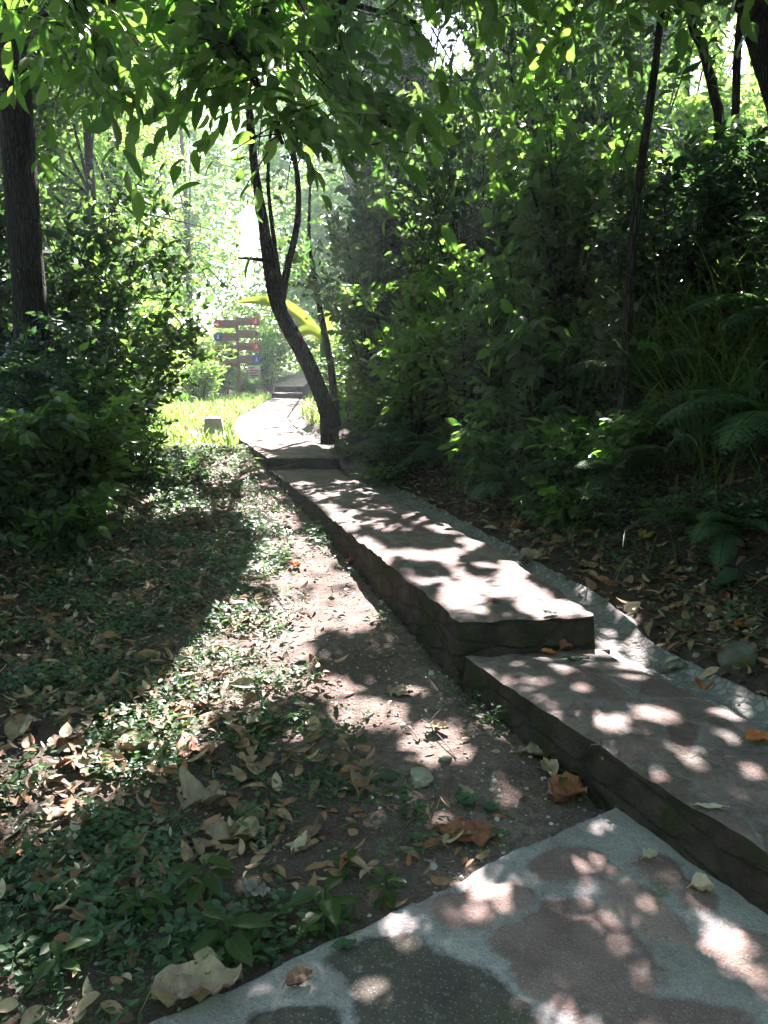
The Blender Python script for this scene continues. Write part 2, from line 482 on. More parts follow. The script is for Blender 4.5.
m = M('rough_concrete')
c, n2, n3 = conc_col(m, (.36, .325, .31), (.22, .20, .19))
c = m.mix(m.math('MULTIPLY', m.ramp(m.noise(1.7, 3), [(.5, 0.), (.7, 1.)]), .5), c, (.14, .125, .10))
ms_ = m.n('ShaderNodeSeparateXYZ', {0: m.attr('luv', 'Vector')})
wob = m.math('MULTIPLY', m.math('SUBTRACT', m.noise(30, 6, rough=.7), .5), .9)
grn = m.noise(60, 4, m.n('ShaderNodeMapping', {'Vector': m.pos(), 'Rotation': (0, 0, .5), 'Scale': (1, 5, 1)}).outputs[0])
for src, sa, sb in ((ms_.outputs['X'], (.21, .125, .105), (.30, .205, .175)), (ms_.outputs['Y'], (.15, .092, .078), (.23, .15, .13)), (m.attr('rnd'), (.042, .036, .027), (.085, .07, .052))):
    sc_ = m.mix(m.ramp(m.noise(7, 5, rough=.6), [(.35, 0.), (.65, 1.)]), sa, sb)
    sc_ = m.mix(m.ramp(grn, [(.5, 0.), (.7, .6)]), sc_, tuple(x * .6 for x in sa))
    sc_ = m.mix(m.ramp(m.noise(11, 5, rough=.7), [(.58, 0.), (.68, .7)]), sc_, (.30, .28, .25))
    c = m.mix(m.ramp(m.math('ADD', src, wob), [(.34, 0.), (.68, .9)]), c, sc_)
c = m.mix(m.ramp(m.noise(3.3, 5, rough=.7), [(.58, 0.), (.68, .7)]), c, (.085, .085, .035))
c = m.mix(m.ramp(m.noise(200, 2), [(.64, 0.), (.7, .6)]), c, (.05, .045, .04))
va = m.n('ShaderNodeTexVoronoi', {'Vector': m.pos(), 'Scale': 95.})
c = m.mix(m.ramp(va.outputs['Distance'], [(.12, .35), (.3, 0.)]), c, (.46, .43, .41))
m.bump(m.math('ADD', m.math('ADD', n2, m.math('MULTIPLY', n3, .8)), m.math('MULTIPLY', va.outputs['Distance'], -.6)), .8, .006)
CONC = m.done(c, .85, .25)


def stone_mat(name, a, b):
    m = M(name)
    n1, n2 = m.noise(6, 5, rough=.6), m.noise(55, 4, rough=.7)
    mp = m.n('ShaderNodeMapping', {'Vector': m.pos(), 'Rotation': (0, 0, .5), 'Scale': (1, 7, 1)})
    n4 = m.noise(14, 3, mp.outputs[0])
    c = m.mix(m.ramp(n1, [(.35, 0.), (.65, 1.)]), a, b)
    c = m.mix(m.ramp(n2, [(.52, 0.), (.72, .65)]), c, tuple(x * .55 for x in a))
    c = m.mix(m.ramp(n1, [(.66, 0.), (.72, .5)]), c, (.36, .34, .31))
    c = m.mix(m.ramp(m.noise(9, 4), [(.62, 0.), (.7, .5)]), c, (.07, .08, .035))
    m.bump(m.math('ADD', n2, m.math('MULTIPLY', n4, .6)), .6, .006)
    return m.done(c, .72, .3)


ST = {'dark': stone_mat('dark_flagstone', (.050, .042, .033), (.085, .070, .055)), 'pink': stone_mat('pinkish_flagstone', (.20, .15, .135), (.27, .215, .19)), 'mid': stone_mat('brown_flagstone', (.15, .115, .10), (.21, .17, .15))}
# raised path slabs: reddish stones bedded in cement
m = M('path_top')
ps = m.pos(); wn = m.n('ShaderNodeTexNoise', {'Vector': ps, 'Scale': 3.5, 'Detail': 3.})
off = m.n('ShaderNodeVectorMath', {0: wn.outputs['Color'], 1: (.5, .5, .5)}, operation='SUBTRACT')
sc = m.n('ShaderNodeVectorMath', {0: off.outputs[0]}, operation='SCALE'); sc.inputs['Scale'].default_value = .22
wp = m.n('ShaderNodeVectorMath', {0: ps, 1: sc.outputs[0]}, operation='ADD')
mp = m.n('ShaderNodeMapping', {'Vector': wp.outputs[0], 'Rotation': (0, 0, .3), 'Scale': (5.2, 4.2, .01)})
ve = m.n('ShaderNodeTexVoronoi', {'Vector': mp.outputs[0], 'Scale': 1.}, feature='DISTANCE_TO_EDGE')
vc = m.n('ShaderNodeTexVoronoi', {'Vector': mp.outputs[0], 'Scale': 1.})
sxc = m.n('ShaderNodeSeparateColor', {0: vc.outputs['Color']})
stc = m.ramp(sxc.outputs[0], [(0, (.15, .095, .08)), (.4, (.20, .135, .115)), (.75, (.25, .18, .155)), (1, (.16, .13, .11))])
n2, n3 = m.noise(45, 4, rough=.7), m.noise(150, 2)
stc = m.mix(m.ramp(n2, [(.5, 0.), (.72, .7)]), stc, (.09, .065, .055))
cem = m.ramp(n2, [(.3, (.14, .12, .105)), (.7, (.27, .245, .22))])
ed = m.ramp(m.math('ADD', ve.outputs['Distance'], m.math('MULTIPLY', m.math('SUBTRACT', m.noise(12, 4), .5), .22)), [(.02, 0.), (.10, 1.)])
c = m.mix(m.math('MAXIMUM', ed, m.ramp(m.noise(4.5, 4), [(.46, 0.), (.66, .9)])), cem, stc)
ck = m.n('ShaderNodeTexVoronoi', {'Vector': wp.outputs[0], 'Scale': 2.7}, feature='DISTANCE_TO_EDGE')
crk = m.ramp(ck.outputs['Distance'], [(.004, 1.), (.014, 0.)])
c = m.mix(m.math('MULTIPLY', crk, .4), c, (.05, .04, .034))
grit = m.noise(230, 2)
c = m.mix(m.ramp(grit, [(.62, 0.), (.7, .6)]), c, (.42, .38, .34))
c = m.mix(m.ramp(grit, [(.28, .7), (.36, 0.)]), c, (.05, .04, .034))
c = m.mix(m.math('MULTIPLY', m.ramp(m.noise(2.6, 4), [(.52, 0.), (.66, 1.)]), .5), c, (.07, .064, .042))
c = m.mix(m.ramp(m.noise(9, 6, rough=.7), [(.5, 0.), (.66, .7)]), c, (.085, .065, .056))
m.bump(m.math('ADD', m.math('ADD', n2, m.math('MULTIPLY', n3, .6)), m.math('MULTIPLY', ed, .6)), .9, .014)
PTOP = m.done(c, .8, .28)
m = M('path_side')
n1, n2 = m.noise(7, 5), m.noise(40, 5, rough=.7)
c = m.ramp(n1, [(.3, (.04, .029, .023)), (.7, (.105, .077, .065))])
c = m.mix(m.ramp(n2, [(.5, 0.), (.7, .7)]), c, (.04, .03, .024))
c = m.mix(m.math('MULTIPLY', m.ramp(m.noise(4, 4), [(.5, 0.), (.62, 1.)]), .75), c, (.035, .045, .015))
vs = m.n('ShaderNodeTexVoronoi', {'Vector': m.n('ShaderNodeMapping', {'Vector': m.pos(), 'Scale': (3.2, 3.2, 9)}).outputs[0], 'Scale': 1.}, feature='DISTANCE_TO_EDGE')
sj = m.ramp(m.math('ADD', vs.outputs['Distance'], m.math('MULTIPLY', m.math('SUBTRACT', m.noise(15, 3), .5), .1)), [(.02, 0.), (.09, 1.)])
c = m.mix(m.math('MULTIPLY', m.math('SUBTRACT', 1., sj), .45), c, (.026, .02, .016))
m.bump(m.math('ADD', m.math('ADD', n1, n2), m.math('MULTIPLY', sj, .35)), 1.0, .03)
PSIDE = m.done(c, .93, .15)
m = M('cobbled_cement')
vo = m.n('ShaderNodeTexVoronoi', {'Vector': m.pos(), 'Scale': 26.}); ve = m.n('ShaderNodeTexVoronoi', {'Vector': m.pos(), 'Scale': 26.}, feature='DISTANCE_TO_EDGE')
sxc = m.n('ShaderNodeSeparateColor', {0: vo.outputs['Color']})
peb = m.ramp(sxc.outputs[0], [(0, (.15, .14, .13)), (.5, (.22, .21, .195)), (1, (.30, .285, .265))])
msk = m.ramp(m.noise(2.0, 3), [(.38, 0.), (.5, 1.)])
e2 = m.math('MULTIPLY', m.ramp(ve.outputs['Distance'], [(.03, 1.), (.14, 0.)]), msk)
c = m.mix(e2, m.mix(msk, m.ramp(m.noise(30, 4), [(.3, (.18, .165, .15)), (.7, (.30, .28, .26))]), peb), (.15, .14, .125))
m.bump(m.math('MULTIPLY', m.ramp(ve.outputs['Distance'], [(0., 0.), (.35, 1.)]), msk), .6, .014)
c = m.mix(m.ramp(m.noise(5, 5, rough=.65), [(.5, 0.), (.68, .8)]), c, (.12, .10, .08))
GUT = m.done(c, .85, .25)
m = M('grey_rock'); n = m.noise(9, 6, rough=.65); c = m.ramp(n, [(.3, (.05, .048, .04)), (.7, (.15, .14, .12))]); c = m.mix(m.ramp(m.noise(6, 4), [(.45, 0.), (.6, .7)]), c, (.045, .055, .022)); m.bump(n, .8, .02); ROCK = m.done(c, .9, .2)
m = M('pale_rock'); n = m.noise(25, 5, rough=.65); c = m.ramp(n, [(.3, (.17, .155, .11)), (.7, (.34, .31, .24))]); m.bump(n, .8, .01); PROCK = m.done(c, .9, .2)
m = M('pebble'); c = m.ramp(m.attr('rnd'), [(0, (.12, .10, .085)), (.5, (.25, .21, .18)), (1, (.48, .43, .38))]); PEB = m.done(c, .9, .2)
m = M('white_stone'); n = m.noise(12, 5); c = m.ramp(n, [(.3, (.55, .54, .50)), (.7, (.72, .71, .67))]); m.bump(n, .4, .01); WHITE = m.done(c, .85, .2)


def flat(name, col, rough=.6):
    m = M(name); n = m.noise(9, 4)
    return m.done(m.mix(1.0, col, m.ramp(n, [(.3, .8), (.7, 1.05)]), 'MULTIPLY'), rough, .3)


WOOD = M('brown_wood'); n = WOOD.noise(6, 5, WOOD.n('ShaderNodeMapping', {'Vector': WOOD.pos(), 'Scale': (1, 1, 6)}).outputs[0])
WOOD = WOOD.done(WOOD.ramp(n, [(.3, (.22, .135, .09)), (.7, (.34, .22, .15))]), .75, .25)
RED, BLUE, YEL, OLV, WHT, DRK = [flat(*a) for a in [('red_paint', (.75, .09, .06)), ('blue_paint', (.07, .14, .45)), ('yellow_paint', (.62, .52, .06)), ('olive_paint', (.30, .33, .06)), ('white_paint', (.78, .78, .76)), ('dark_paint', (.03, .03, .035))]]

# ------------------------------------------------------------------ terrain sheet
xs = np.unique(np.concatenate([np.linspace(-150, -12, 24), np.linspace(-12, -5, 50), np.arange(-5, 5, .045), np.linspace(5, 12, 50), np.linspace(12, 150, 24)]))
ys = np.unique(np.concatenate([np.linspace(-60, 0, 24), np.arange(0, 7, .045), np.linspace(7, 14, 90), np.linspace(14, 40, 70), np.linspace(40, 200, 24)]))
X, Y = np.meshgrid(xs, ys)
Z = terrain(X, Y)
nx = len(xs)
i = np.arange(len(ys) - 1)[:, None] * nx; j = np.arange(nx - 1)[None]
q = np.stack([i + j, i + j + 1, i + nx + j + 1, i + nx + j], -1).reshape(-1, 4)
DL = (xl(Y) - X) * .95; DR = (X - xr(Y)) * .95 - GW(Y)
HUM = np.clip((DL - .75 + (fbm(X * 3, Y * 3, 77) - .5) * .9) * 2.2, 0, 1) * np.interp(DL, [0, 1.6, 2.6], [.45, .55, 1]) + np.clip(DR * 8, 0, 1) * .9
HUM = np.clip(HUM, 0, 1)
mb = MB(); mb.add(np.stack([X, Y, Z], -1).reshape(-1, 3), q, HUM.ravel())
tag(mb.obj('ground', SOIL), 'bare brown soil of the trail with darker leaf mould under the woods', 'ground', kind='structure')


# ------------------------------------------------------------------ path slabs
def slab(name, y0, y1, front, back, ztop, zbot, label, res=.03, m=28):
    """left edge and right edge run between y0 and y1; front/back are ((xl,yl),(xr,yr))."""
    n = max(6, int((y1 - y0) / res))
    t = np.linspace(0, 1, n)
    yl_ = front[0][1] + (back[0][1] - front[0][1]) * t; yr_ = front[1][1] + (back[1][1] - front[1][1]) * t
    Lp = np.stack([xl(yl_), yl_], -1); Rp = np.stack([xr(yr_), yr_], -1)
    Lp[0], Rp[0] = front; Lp[-1], Rp[-1] = back
    Lp[:, 0] += (fbm(yl_ * 3, yl_ * 0, 5) - .5) * .022 + (fbm(yl_ * 12, yl_ * 0 + 3, 6, 3) - .5) * .022
    Rp[:, 0] += (fbm(yr_ * 3, yr_ * 0, 8) - .5) * .035
    s = np.linspace(0, 1, m)
    G = Lp[:, None] * (1 - s)[None, :, None] + Rp[:, None] * s[None, :, None]
    gx_, gy_ = G[..., 0], G[..., 1]
    gy_ = gy_ + np.where(np.arange(n)[:, None] == 0, (fbm(gx_ * 8, gx_ * 0, 9) - .5) * .03, 0)
    z = ztop(gy_) + (fbm(gx_ * 4, gy_ * 4, 21) - .5) * .03 + (fbm(gx_ * 16, gy_ * 16, 22, 2) - .5) * .009
    edge = np.zeros((n, m)); edge[0] = edge[-1] = 1; edge[:, 0] = edge[:, -1] = 1
    z = z - edge * (.004 + .02 * np.clip(vnoise(gx_ * 13, gy_ * 13, 4) - .5, 0, 1)) + (fbm(gx_ * 7, gy_ * 7, 23, 2) - .5) * .012
    V = np.stack([gx_, gy_, z], -1).reshape(-1, 3)
    I = np.arange(n * m).reshape(n, m)
    Q = np.stack([I[:-1, :-1], I[:-1, 1:], I[1:, 1:], I[1:, :-1]], -1).reshape(-1, 4)
    mb = MB(); mb.add(V, Q, 0, 0)
    loop = np.concatenate([I[0, :-1], I[:-1, -1], I[-1, :0:-1], I[:0:-1, 0]])
    P = V[loop]; c = P.mean(0)
    d = np.roll(P, -1, 0) - np.roll(P, 1, 0); nr = unit(np.stack([d[:, 1], -d[:, 0], 0 * d[:, 0]], -1))
    rings = [P]
    K = 7
    for k in range(1, K):
        f = k / (K - 1)
        R = P + nr * (.008 + .014 * (vnoise(np.arange(len(P)) * .35, np.full(len(P), k * 1.1), 31)[:, None] - .35)) * min(1, f * 3)
        R[:, 2] = P[:, 2] * (1 - f) + zbot(P[:, 1]) * f
        rings.append(R)
    VV = np.concatenate(rings); L_ = len(P)
    a = np.arange(K - 1)[:, None] * L_; b = np.arange(L_)[None]; b2 = (b + 1) % L_
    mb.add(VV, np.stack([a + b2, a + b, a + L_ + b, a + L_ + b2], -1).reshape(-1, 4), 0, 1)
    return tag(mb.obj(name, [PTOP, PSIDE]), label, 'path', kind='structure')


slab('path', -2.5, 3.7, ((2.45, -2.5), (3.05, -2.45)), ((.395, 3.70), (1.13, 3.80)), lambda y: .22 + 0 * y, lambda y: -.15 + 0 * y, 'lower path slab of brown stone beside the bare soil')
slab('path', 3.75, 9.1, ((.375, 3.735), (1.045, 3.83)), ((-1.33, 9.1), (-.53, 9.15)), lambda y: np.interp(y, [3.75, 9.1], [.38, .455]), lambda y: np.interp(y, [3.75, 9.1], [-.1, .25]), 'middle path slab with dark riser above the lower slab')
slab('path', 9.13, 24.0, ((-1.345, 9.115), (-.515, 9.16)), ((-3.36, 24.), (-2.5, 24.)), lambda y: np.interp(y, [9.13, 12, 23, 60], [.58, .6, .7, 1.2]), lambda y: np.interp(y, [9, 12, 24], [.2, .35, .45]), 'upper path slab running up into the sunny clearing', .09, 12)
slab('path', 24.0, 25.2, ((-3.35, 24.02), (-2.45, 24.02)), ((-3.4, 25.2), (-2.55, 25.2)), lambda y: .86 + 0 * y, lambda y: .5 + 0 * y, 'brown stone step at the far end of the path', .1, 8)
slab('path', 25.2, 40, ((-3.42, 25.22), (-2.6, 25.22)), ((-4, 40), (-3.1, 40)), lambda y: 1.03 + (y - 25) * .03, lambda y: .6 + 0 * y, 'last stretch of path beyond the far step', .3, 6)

# near concrete slab with set stones
E0 = [(-1.6, s0_edge(-1.6)), (.84, s0_edge(.84)), (1.75, s0_edge(1.75) - .1)]
mb = MB()
nn, mm = 330, 300
xs0 = np.linspace(-1.7, 1.9, nn); ts = np.linspace(0, 1, mm) ** 1.0
ye = s0_edge(xs0) + (fbm(xs0 * 5, xs0 * 0, 15) - .5) * .05 + (fbm(xs0 * 25, xs0 * 0, 16, 2) - .5) * .02
Xs = np.repeat(xs0[:, None], mm, 1); Ys = ye[:, None] * (1 - ts) + (-1.5) * ts
Zs = .034 + (fbm(Xs * 5, Ys * 5, 17) - .5) * .014 + (fbm(Xs * 22, Ys * 22, 18, 3) - .5) * .008
Zs[:, 0] -= .012
MASK = {1: np.zeros(Xs.shape), 2: np.zeros(Xs.shape), 3: np.zeros(Xs.shape)}
Xw = Xs + (fbm(Xs * 9, Ys * 9, 81, 3) - .5) * .10; Yw = Ys + (fbm(Xs * 9, Ys * 9, 82, 3) - .5) * .10


def add_stone(poly, mi):
    q = np.array([at_z(u, v, .037)[:2] for u, v in poly]); q = q.mean(0) + (q - q.mean(0)) * (1.16 if mi > 1 else 1.); ins = np.zeros(Xs.shape, bool); dm = np.full(Xs.shape, 9.)
    for k in range(len(q)):
        (xa, ya), (xb, yb) = q[k], q[k - 1]
        c = (ya > Yw) != (yb > Yw); c &= Xw < (xb - xa) * (Yw - ya) / (yb - ya + 1e-12) + xa; ins ^= c
        e = np.array([xb - xa, yb - ya]); t_ = np.clip(((Xw - xa) * e[0] + (Yw - ya) * e[1]) / (e @ e), 0, 1)
        dm = np.minimum(dm, np.hypot(Xw - xa - e[0] * t_, Yw - ya - e[1] * t_))
    MASK[mi] = np.maximum(MASK[mi], np.clip(.5 + np.where(ins, dm, -dm) / .07, 0, 1))


for poly, mi in [([(332, 966), (360, 945), (400, 931), (440, 945), (490, 965), (530, 1000), (560, 1045), (430, 1060), (370, 1040), (345, 1000)], 1),
                 ([(258, 1014), (290, 1004), (335, 1006), (345, 1030), (330, 1060), (240, 1055)], 1),
                 ([(500, 940), (540, 905), (590, 905), (625, 935), (660, 965), (640, 1000), (580, 1010), (530, 980)], 3),
                 ([(530, 862), (560, 845), (600, 850), (612, 868), (580, 880), (545, 876)], 3),
                 ([(632, 862), (650, 852), (672, 862), (682, 880), (660, 884), (640, 876)], 3),
                 ([(680, 885), (700, 878), (722, 893), (718, 906), (692, 902)], 3),
                 ([(705, 945), (735, 928), (790, 945), (800, 985), (760, 985), (725, 970)], 2),
                 ([(600, 880), (640, 890), (680, 915), (690, 940), (650, 940), (610, 910)], 2),
                 ([(430, 905), (470, 880), (515, 880), (520, 895), (490, 925), (450, 930)], 2),
                 ([(575, 1022), (620, 1012), (680, 1000), (740, 1015), (740, 1060), (600, 1070)], 3)]:
    add_stone(poly, mi)
ms = np.maximum(np.maximum(MASK[1], MASK[2]), MASK[3])
Zs = Zs + np.clip((ms - .5) * 3, 0, 1) * (fbm(Xs * 12, Ys * 12, 66, 3) - .45) * .014 - .006 * np.exp(-((ms - .45) / .15) ** 2)
mb = MB()
V = np.stack([Xs, Ys, Zs], -1).reshape(-1, 3); I = np.arange(nn * mm).reshape(nn, mm)
mb.add(V, np.stack([I[:-1, :-1], I[:-1, 1:], I[1:, 1:], I[1:, :-1]], -1).reshape(-1, 4)[:, ::-1], MASK[1].ravel(), 0, np.stack([MASK[2].ravel(), MASK[3].ravel()], -1))
top = V.reshape(nn, mm, 3)[:, 0]; bot = top.copy(); bot[:, 2] = -.12; bot[:, 1] += .015
mb.add(np.concatenate([top, bot]), np.stack([np.arange(nn - 1), np.arange(1, nn), np.arange(1, nn) + nn, np.arange(nn - 1) + nn], -1), 0, 0)
tag(mb.obj('pavement', CONC), 'nearest pale concrete slab with dark and pink stones set in it', 'pavement', kind='structure')

# gutter: a shallow cobbled channel along the right edge
yy = np.concatenate([np.arange(-2, 9.3, .05), np.arange(9.3, 24, .15)])
prof = np.linspace(0, 1, 9)
x0 = xr(yy) + .035; w = GW(yy) + .05
Xg = x0[:, None] + w[:, None] * prof[None]; Yg = np.repeat(yy[:, None], 9, 1) + prof[None] * .08
Zg = zgut(Yg) + .075 - .075 * np.sin(prof * math.pi)[None] ** .8 + (fbm(Xg * 18, Yg * 18, 71, 2) - .5) * .028
Zg[:, -2] += .018; Zg[:, -1] -= .05; Zg[:, 0] -= .05
Xg[:, -1] += (fbm(yy * 4, yy * 0, 73) - .5) * .08
n_ = len(yy); I = np.arange(n_ * 9).reshape(n_, 9)
mb = MB(); mb.add(np.stack([Xg, Yg, Zg], -1).reshape(-1, 3), np.stack([I[:-1, :-1], I[:-1, 1:], I[1:, 1:], I[1:, :-1]], -1).reshape(-1, 4))
tag(mb.obj('path_gutter', GUT), 'shallow grey cobbled drain along the foot of the bank', 'gutter', kind='structure')


# ------------------------------------------------------------------ plants
def twig_leaves(B, D, length, m, L, ratio, droop=.2, Lvar=.3, up=.7):
    """leaves along many straight twigs: B (n,3) base, D (n,3) direction, length (n)."""
    n = len(B)
    t = np.linspace(.12, 1, m)[None, :] + rng.uniform(-.04, .04, (n, m))
    D = unit(D)
    side = unit(np.cross(D, np.array([0, 0, 1.])) + 1e-4)
    sg = np.where(np.arange(m) % 2 == 0, 1., -1.)[None, :, None]
    P = B[:, None] + D[:, None] * (t * length[:, None])[..., None]
    P[..., 2] -= droop * (t ** 2) * length[:, None] * .5
    d = D[:, None] * (.45 + .5 * t[..., None]) + side[:, None] * sg * (1.1 - .7 * t[..., None]) + rng.normal(0, .28, (n, m, 3))
    d[..., 2] -= droop
    N = np.zeros((n, m, 3)); N[..., 2] = up; N += rng.normal(0, .45, (n, m, 3))
    Ls = L * (1 + Lvar * rng.uniform(-1, 1, (n, m)))
    return P.reshape(-1, 3), d.reshape(-1, 3), N.reshape(-1, 3), Ls.ravel(), (Ls * ratio * rng.uniform(.85, 1.15, (n, m))).ravel()


def shrub_geo(H, R, stems, twigs, m, L, ratio, fancy=False, low=.15, droop=.25, stem_r=.012):
    lv, st = MB(), MB()
    B, D, LN = [], [], []
    for s in range(stems):
        a = rng.uniform(0, 6.283); rr = R * math.sqrt(rng.random())
        tgt = np.array([math.cos(a) * rr, math.sin(a) * rr, H * rng.uniform(.55, 1.0) * (1 - .25 * (rr / R) ** 2)])
        b0 = np.array([math.cos(a), math.sin(a), 0]) * rng.uniform(0, .12) * R
        pts = bez(b0, b0 + np.array([tgt[0] * .25, tgt[1] * .25, tgt[2] * .65]), tgt, 7)
        tube(st, pts, [stem_r * H ** .5, stem_r * .3], 4, rng.random())
        t = low + (1 - low) * rng.random(twigs) ** .8
        k = np.clip(t * 6, 0, 5.999); i0 = k.astype(int); f = (k - i0)[:, None]
        p = pts[i0] * (1 - f) + pts[i0 + 1] * f
        d = rvec(twigs); d[:, 2] = np.abs(d[:, 2]) * .6 + .1; d[:, :2] += np.array([math.cos(a), math.sin(a)]) * .35
        ln = rng.uniform(.5, 1.2, twigs) * (.16 + .12 * H)
        B.append(p); D.append(d); LN.append(ln)
        for q_ in range(0, twigs, 3):
            tube(st, np.array([p[q_], p[q_] + unit(d[q_]) * ln[q_]]), [.004, .0015], 3, rng.random())
    lf = twig_leaves(np.concatenate(B), np.concatenate(D), np.concatenate(LN), m, L, ratio, droop)
    keep = lf[0][:, 2] > .02
    lf = [x[keep] for x in lf]
    return lf, st


def shrub_mesh(name, leafmat, **kw):
    fancy = kw.pop('fancy', False)
    lf, st = shrub_geo(**kw)
    mb = MB(); leaves(mb, *lf, fancy=fancy)
    return mb.mesh(name + '_foliage', leafmat), st.mesh(name + '_stem', BARK['twig'])


SM = {}
SM['fine'] = [shrub_mesh('fine', LM['small'], H=1.6, R=.9, stems=16, twigs=24, m=11, L=.075, ratio=.55) for _ in range(2)]
SM['finedark'] = [shrub_mesh('finedark', LM['dark'], H=1.7, R=.9, stems=18, twigs=24, m=10, L=.085, ratio=.55) for _ in range(2)]
SM['broad'] = [shrub_mesh('broad', LM['broad'], H=1.5, R=.8, stems=11, twigs=14, m=7, L=.13, ratio=.5, fancy=True, droop=.5) for _ in range(2)]
SM['lance'] = [shrub_mesh('lance', LM['dark'], H=1.6, R=.8, stems=14, twigs=18, m=10, L=.13, ratio=.24, droop=.6) for _ in range(2)]
SM['mid'] = [shrub_mesh('mid', LM['broad'], H=1.6, R=.85, stems=14, twigs=17, m=8, L=.11, ratio=.56, droop=.4) for _ in range(2)]
SM['low'] = [shrub_mesh('low', LM['small'], H=.6, R=.6, stems=14, twigs=14, m=8, L=.055, ratio=.5, low=.05) for _ in range(2)]
SM['lowbroad'] = [shrub_mesh('lowbroad', LM['broad'], H=.55, R=.5, stems=9, twigs=7, m=5, L=.12, ratio=.52, low=.1, fancy=True, droop=.45) for _ in range(2)]
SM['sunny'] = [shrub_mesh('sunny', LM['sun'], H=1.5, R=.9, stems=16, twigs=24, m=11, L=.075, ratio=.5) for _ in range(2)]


def shrub(kind, x, y, s, label, name='shrub', cat='shrub', group=None, sz=1., z=None):
    fm, sm = random.choice(SM[kind])
    zz = float(terrain(x, y)) - .04 if z is None else z
    t = thing(name, (x, y, zz), label, cat, group, random.uniform(0, 6.28)); t.scale = (s, s, s * sz)
    link('foliage', fm, t); link('stem', sm, t)
    return t


# left thicket (x, y)
for k, x, y, s, sz, lab in [
    ('finedark', -3.15, 7.7, 1.05, 1.1, 'dense dark small-leaved shrub just right of the big straight trunk'),
    ('finedark', -4.6, 7.2, .9, .9, 'dark shrub hiding the foot of the big straight trunk on its left'),
    ('fine', -3.25, 9.6, 1.25, 1.2, 'speckled green shrub behind the dark ones, short of the white marker block'),
    ('mid', -2.75, 7.0, .9, 1.0, 'medium-leaved dark shrub at the edge of the shaded thicket'),
    ('broad', -3.2, 6.3, .9, 1.0, 'broad-leaved shrub in deep shade before the dark thicket'),
    ('broad', -4.2, 6.2, 1.0, 1.1, 'large-leaved bush at the picture edge in front of the big trunk'),
    ('finedark', -4.2, 9.8, 1.5, 1.4, 'tall dark bush standing close behind the big straight trunk'),
    ('fine', -5.6, 10.8, 1.7, 1.5, 'tall green bush furthest left behind the big trunk'),
    ('fine', -4.0, 11.6, 1.6, 1.5, 'half-lit tall bush between the big trunk and the marker block'),
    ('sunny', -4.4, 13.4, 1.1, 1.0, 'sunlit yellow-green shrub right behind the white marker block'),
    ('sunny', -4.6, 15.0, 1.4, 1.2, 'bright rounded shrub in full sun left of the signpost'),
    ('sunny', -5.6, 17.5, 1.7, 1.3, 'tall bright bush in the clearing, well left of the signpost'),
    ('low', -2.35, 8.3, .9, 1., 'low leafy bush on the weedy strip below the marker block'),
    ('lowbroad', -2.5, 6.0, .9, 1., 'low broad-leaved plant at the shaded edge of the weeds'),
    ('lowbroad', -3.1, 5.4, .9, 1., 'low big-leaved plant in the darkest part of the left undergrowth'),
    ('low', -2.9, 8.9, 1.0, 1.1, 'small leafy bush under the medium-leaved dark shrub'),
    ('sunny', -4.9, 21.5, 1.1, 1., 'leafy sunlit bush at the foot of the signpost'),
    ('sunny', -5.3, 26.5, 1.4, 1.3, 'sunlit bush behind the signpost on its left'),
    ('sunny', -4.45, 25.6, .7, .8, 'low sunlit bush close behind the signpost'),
    ('mid', -.2, 10.7, .7, .8, 'dark bush on the slope just right of the leaning trunk foot'),
    ('fine', .15, 11.3, .8, .9, 'green bush a step up the slope behind the leaning trunk foot'),
    ('sunny', -4.2, 29.0, 1.4, 1.3, 'sunlit bush behind the white notice board'),
    ('sunny', -1.0, 20.5, 1.1, 1.2, 'bright bush on the right edge of the far path'),
    ('fine', -.55, 13.4, .9, 1.0, 'green bush beside the path behind the leaning trunk'),
    ('finedark', -.42, 9.75, .42, .55, 'bush wrapped round the foot of the leaning trunk'),
    ('sunny', -.55, 17.0, 1.1, 1.3, 'sunlit bush on the right of the path past the leaning trunk'),
]:
    shrub(k, x, y, s, lab, sz=sz)
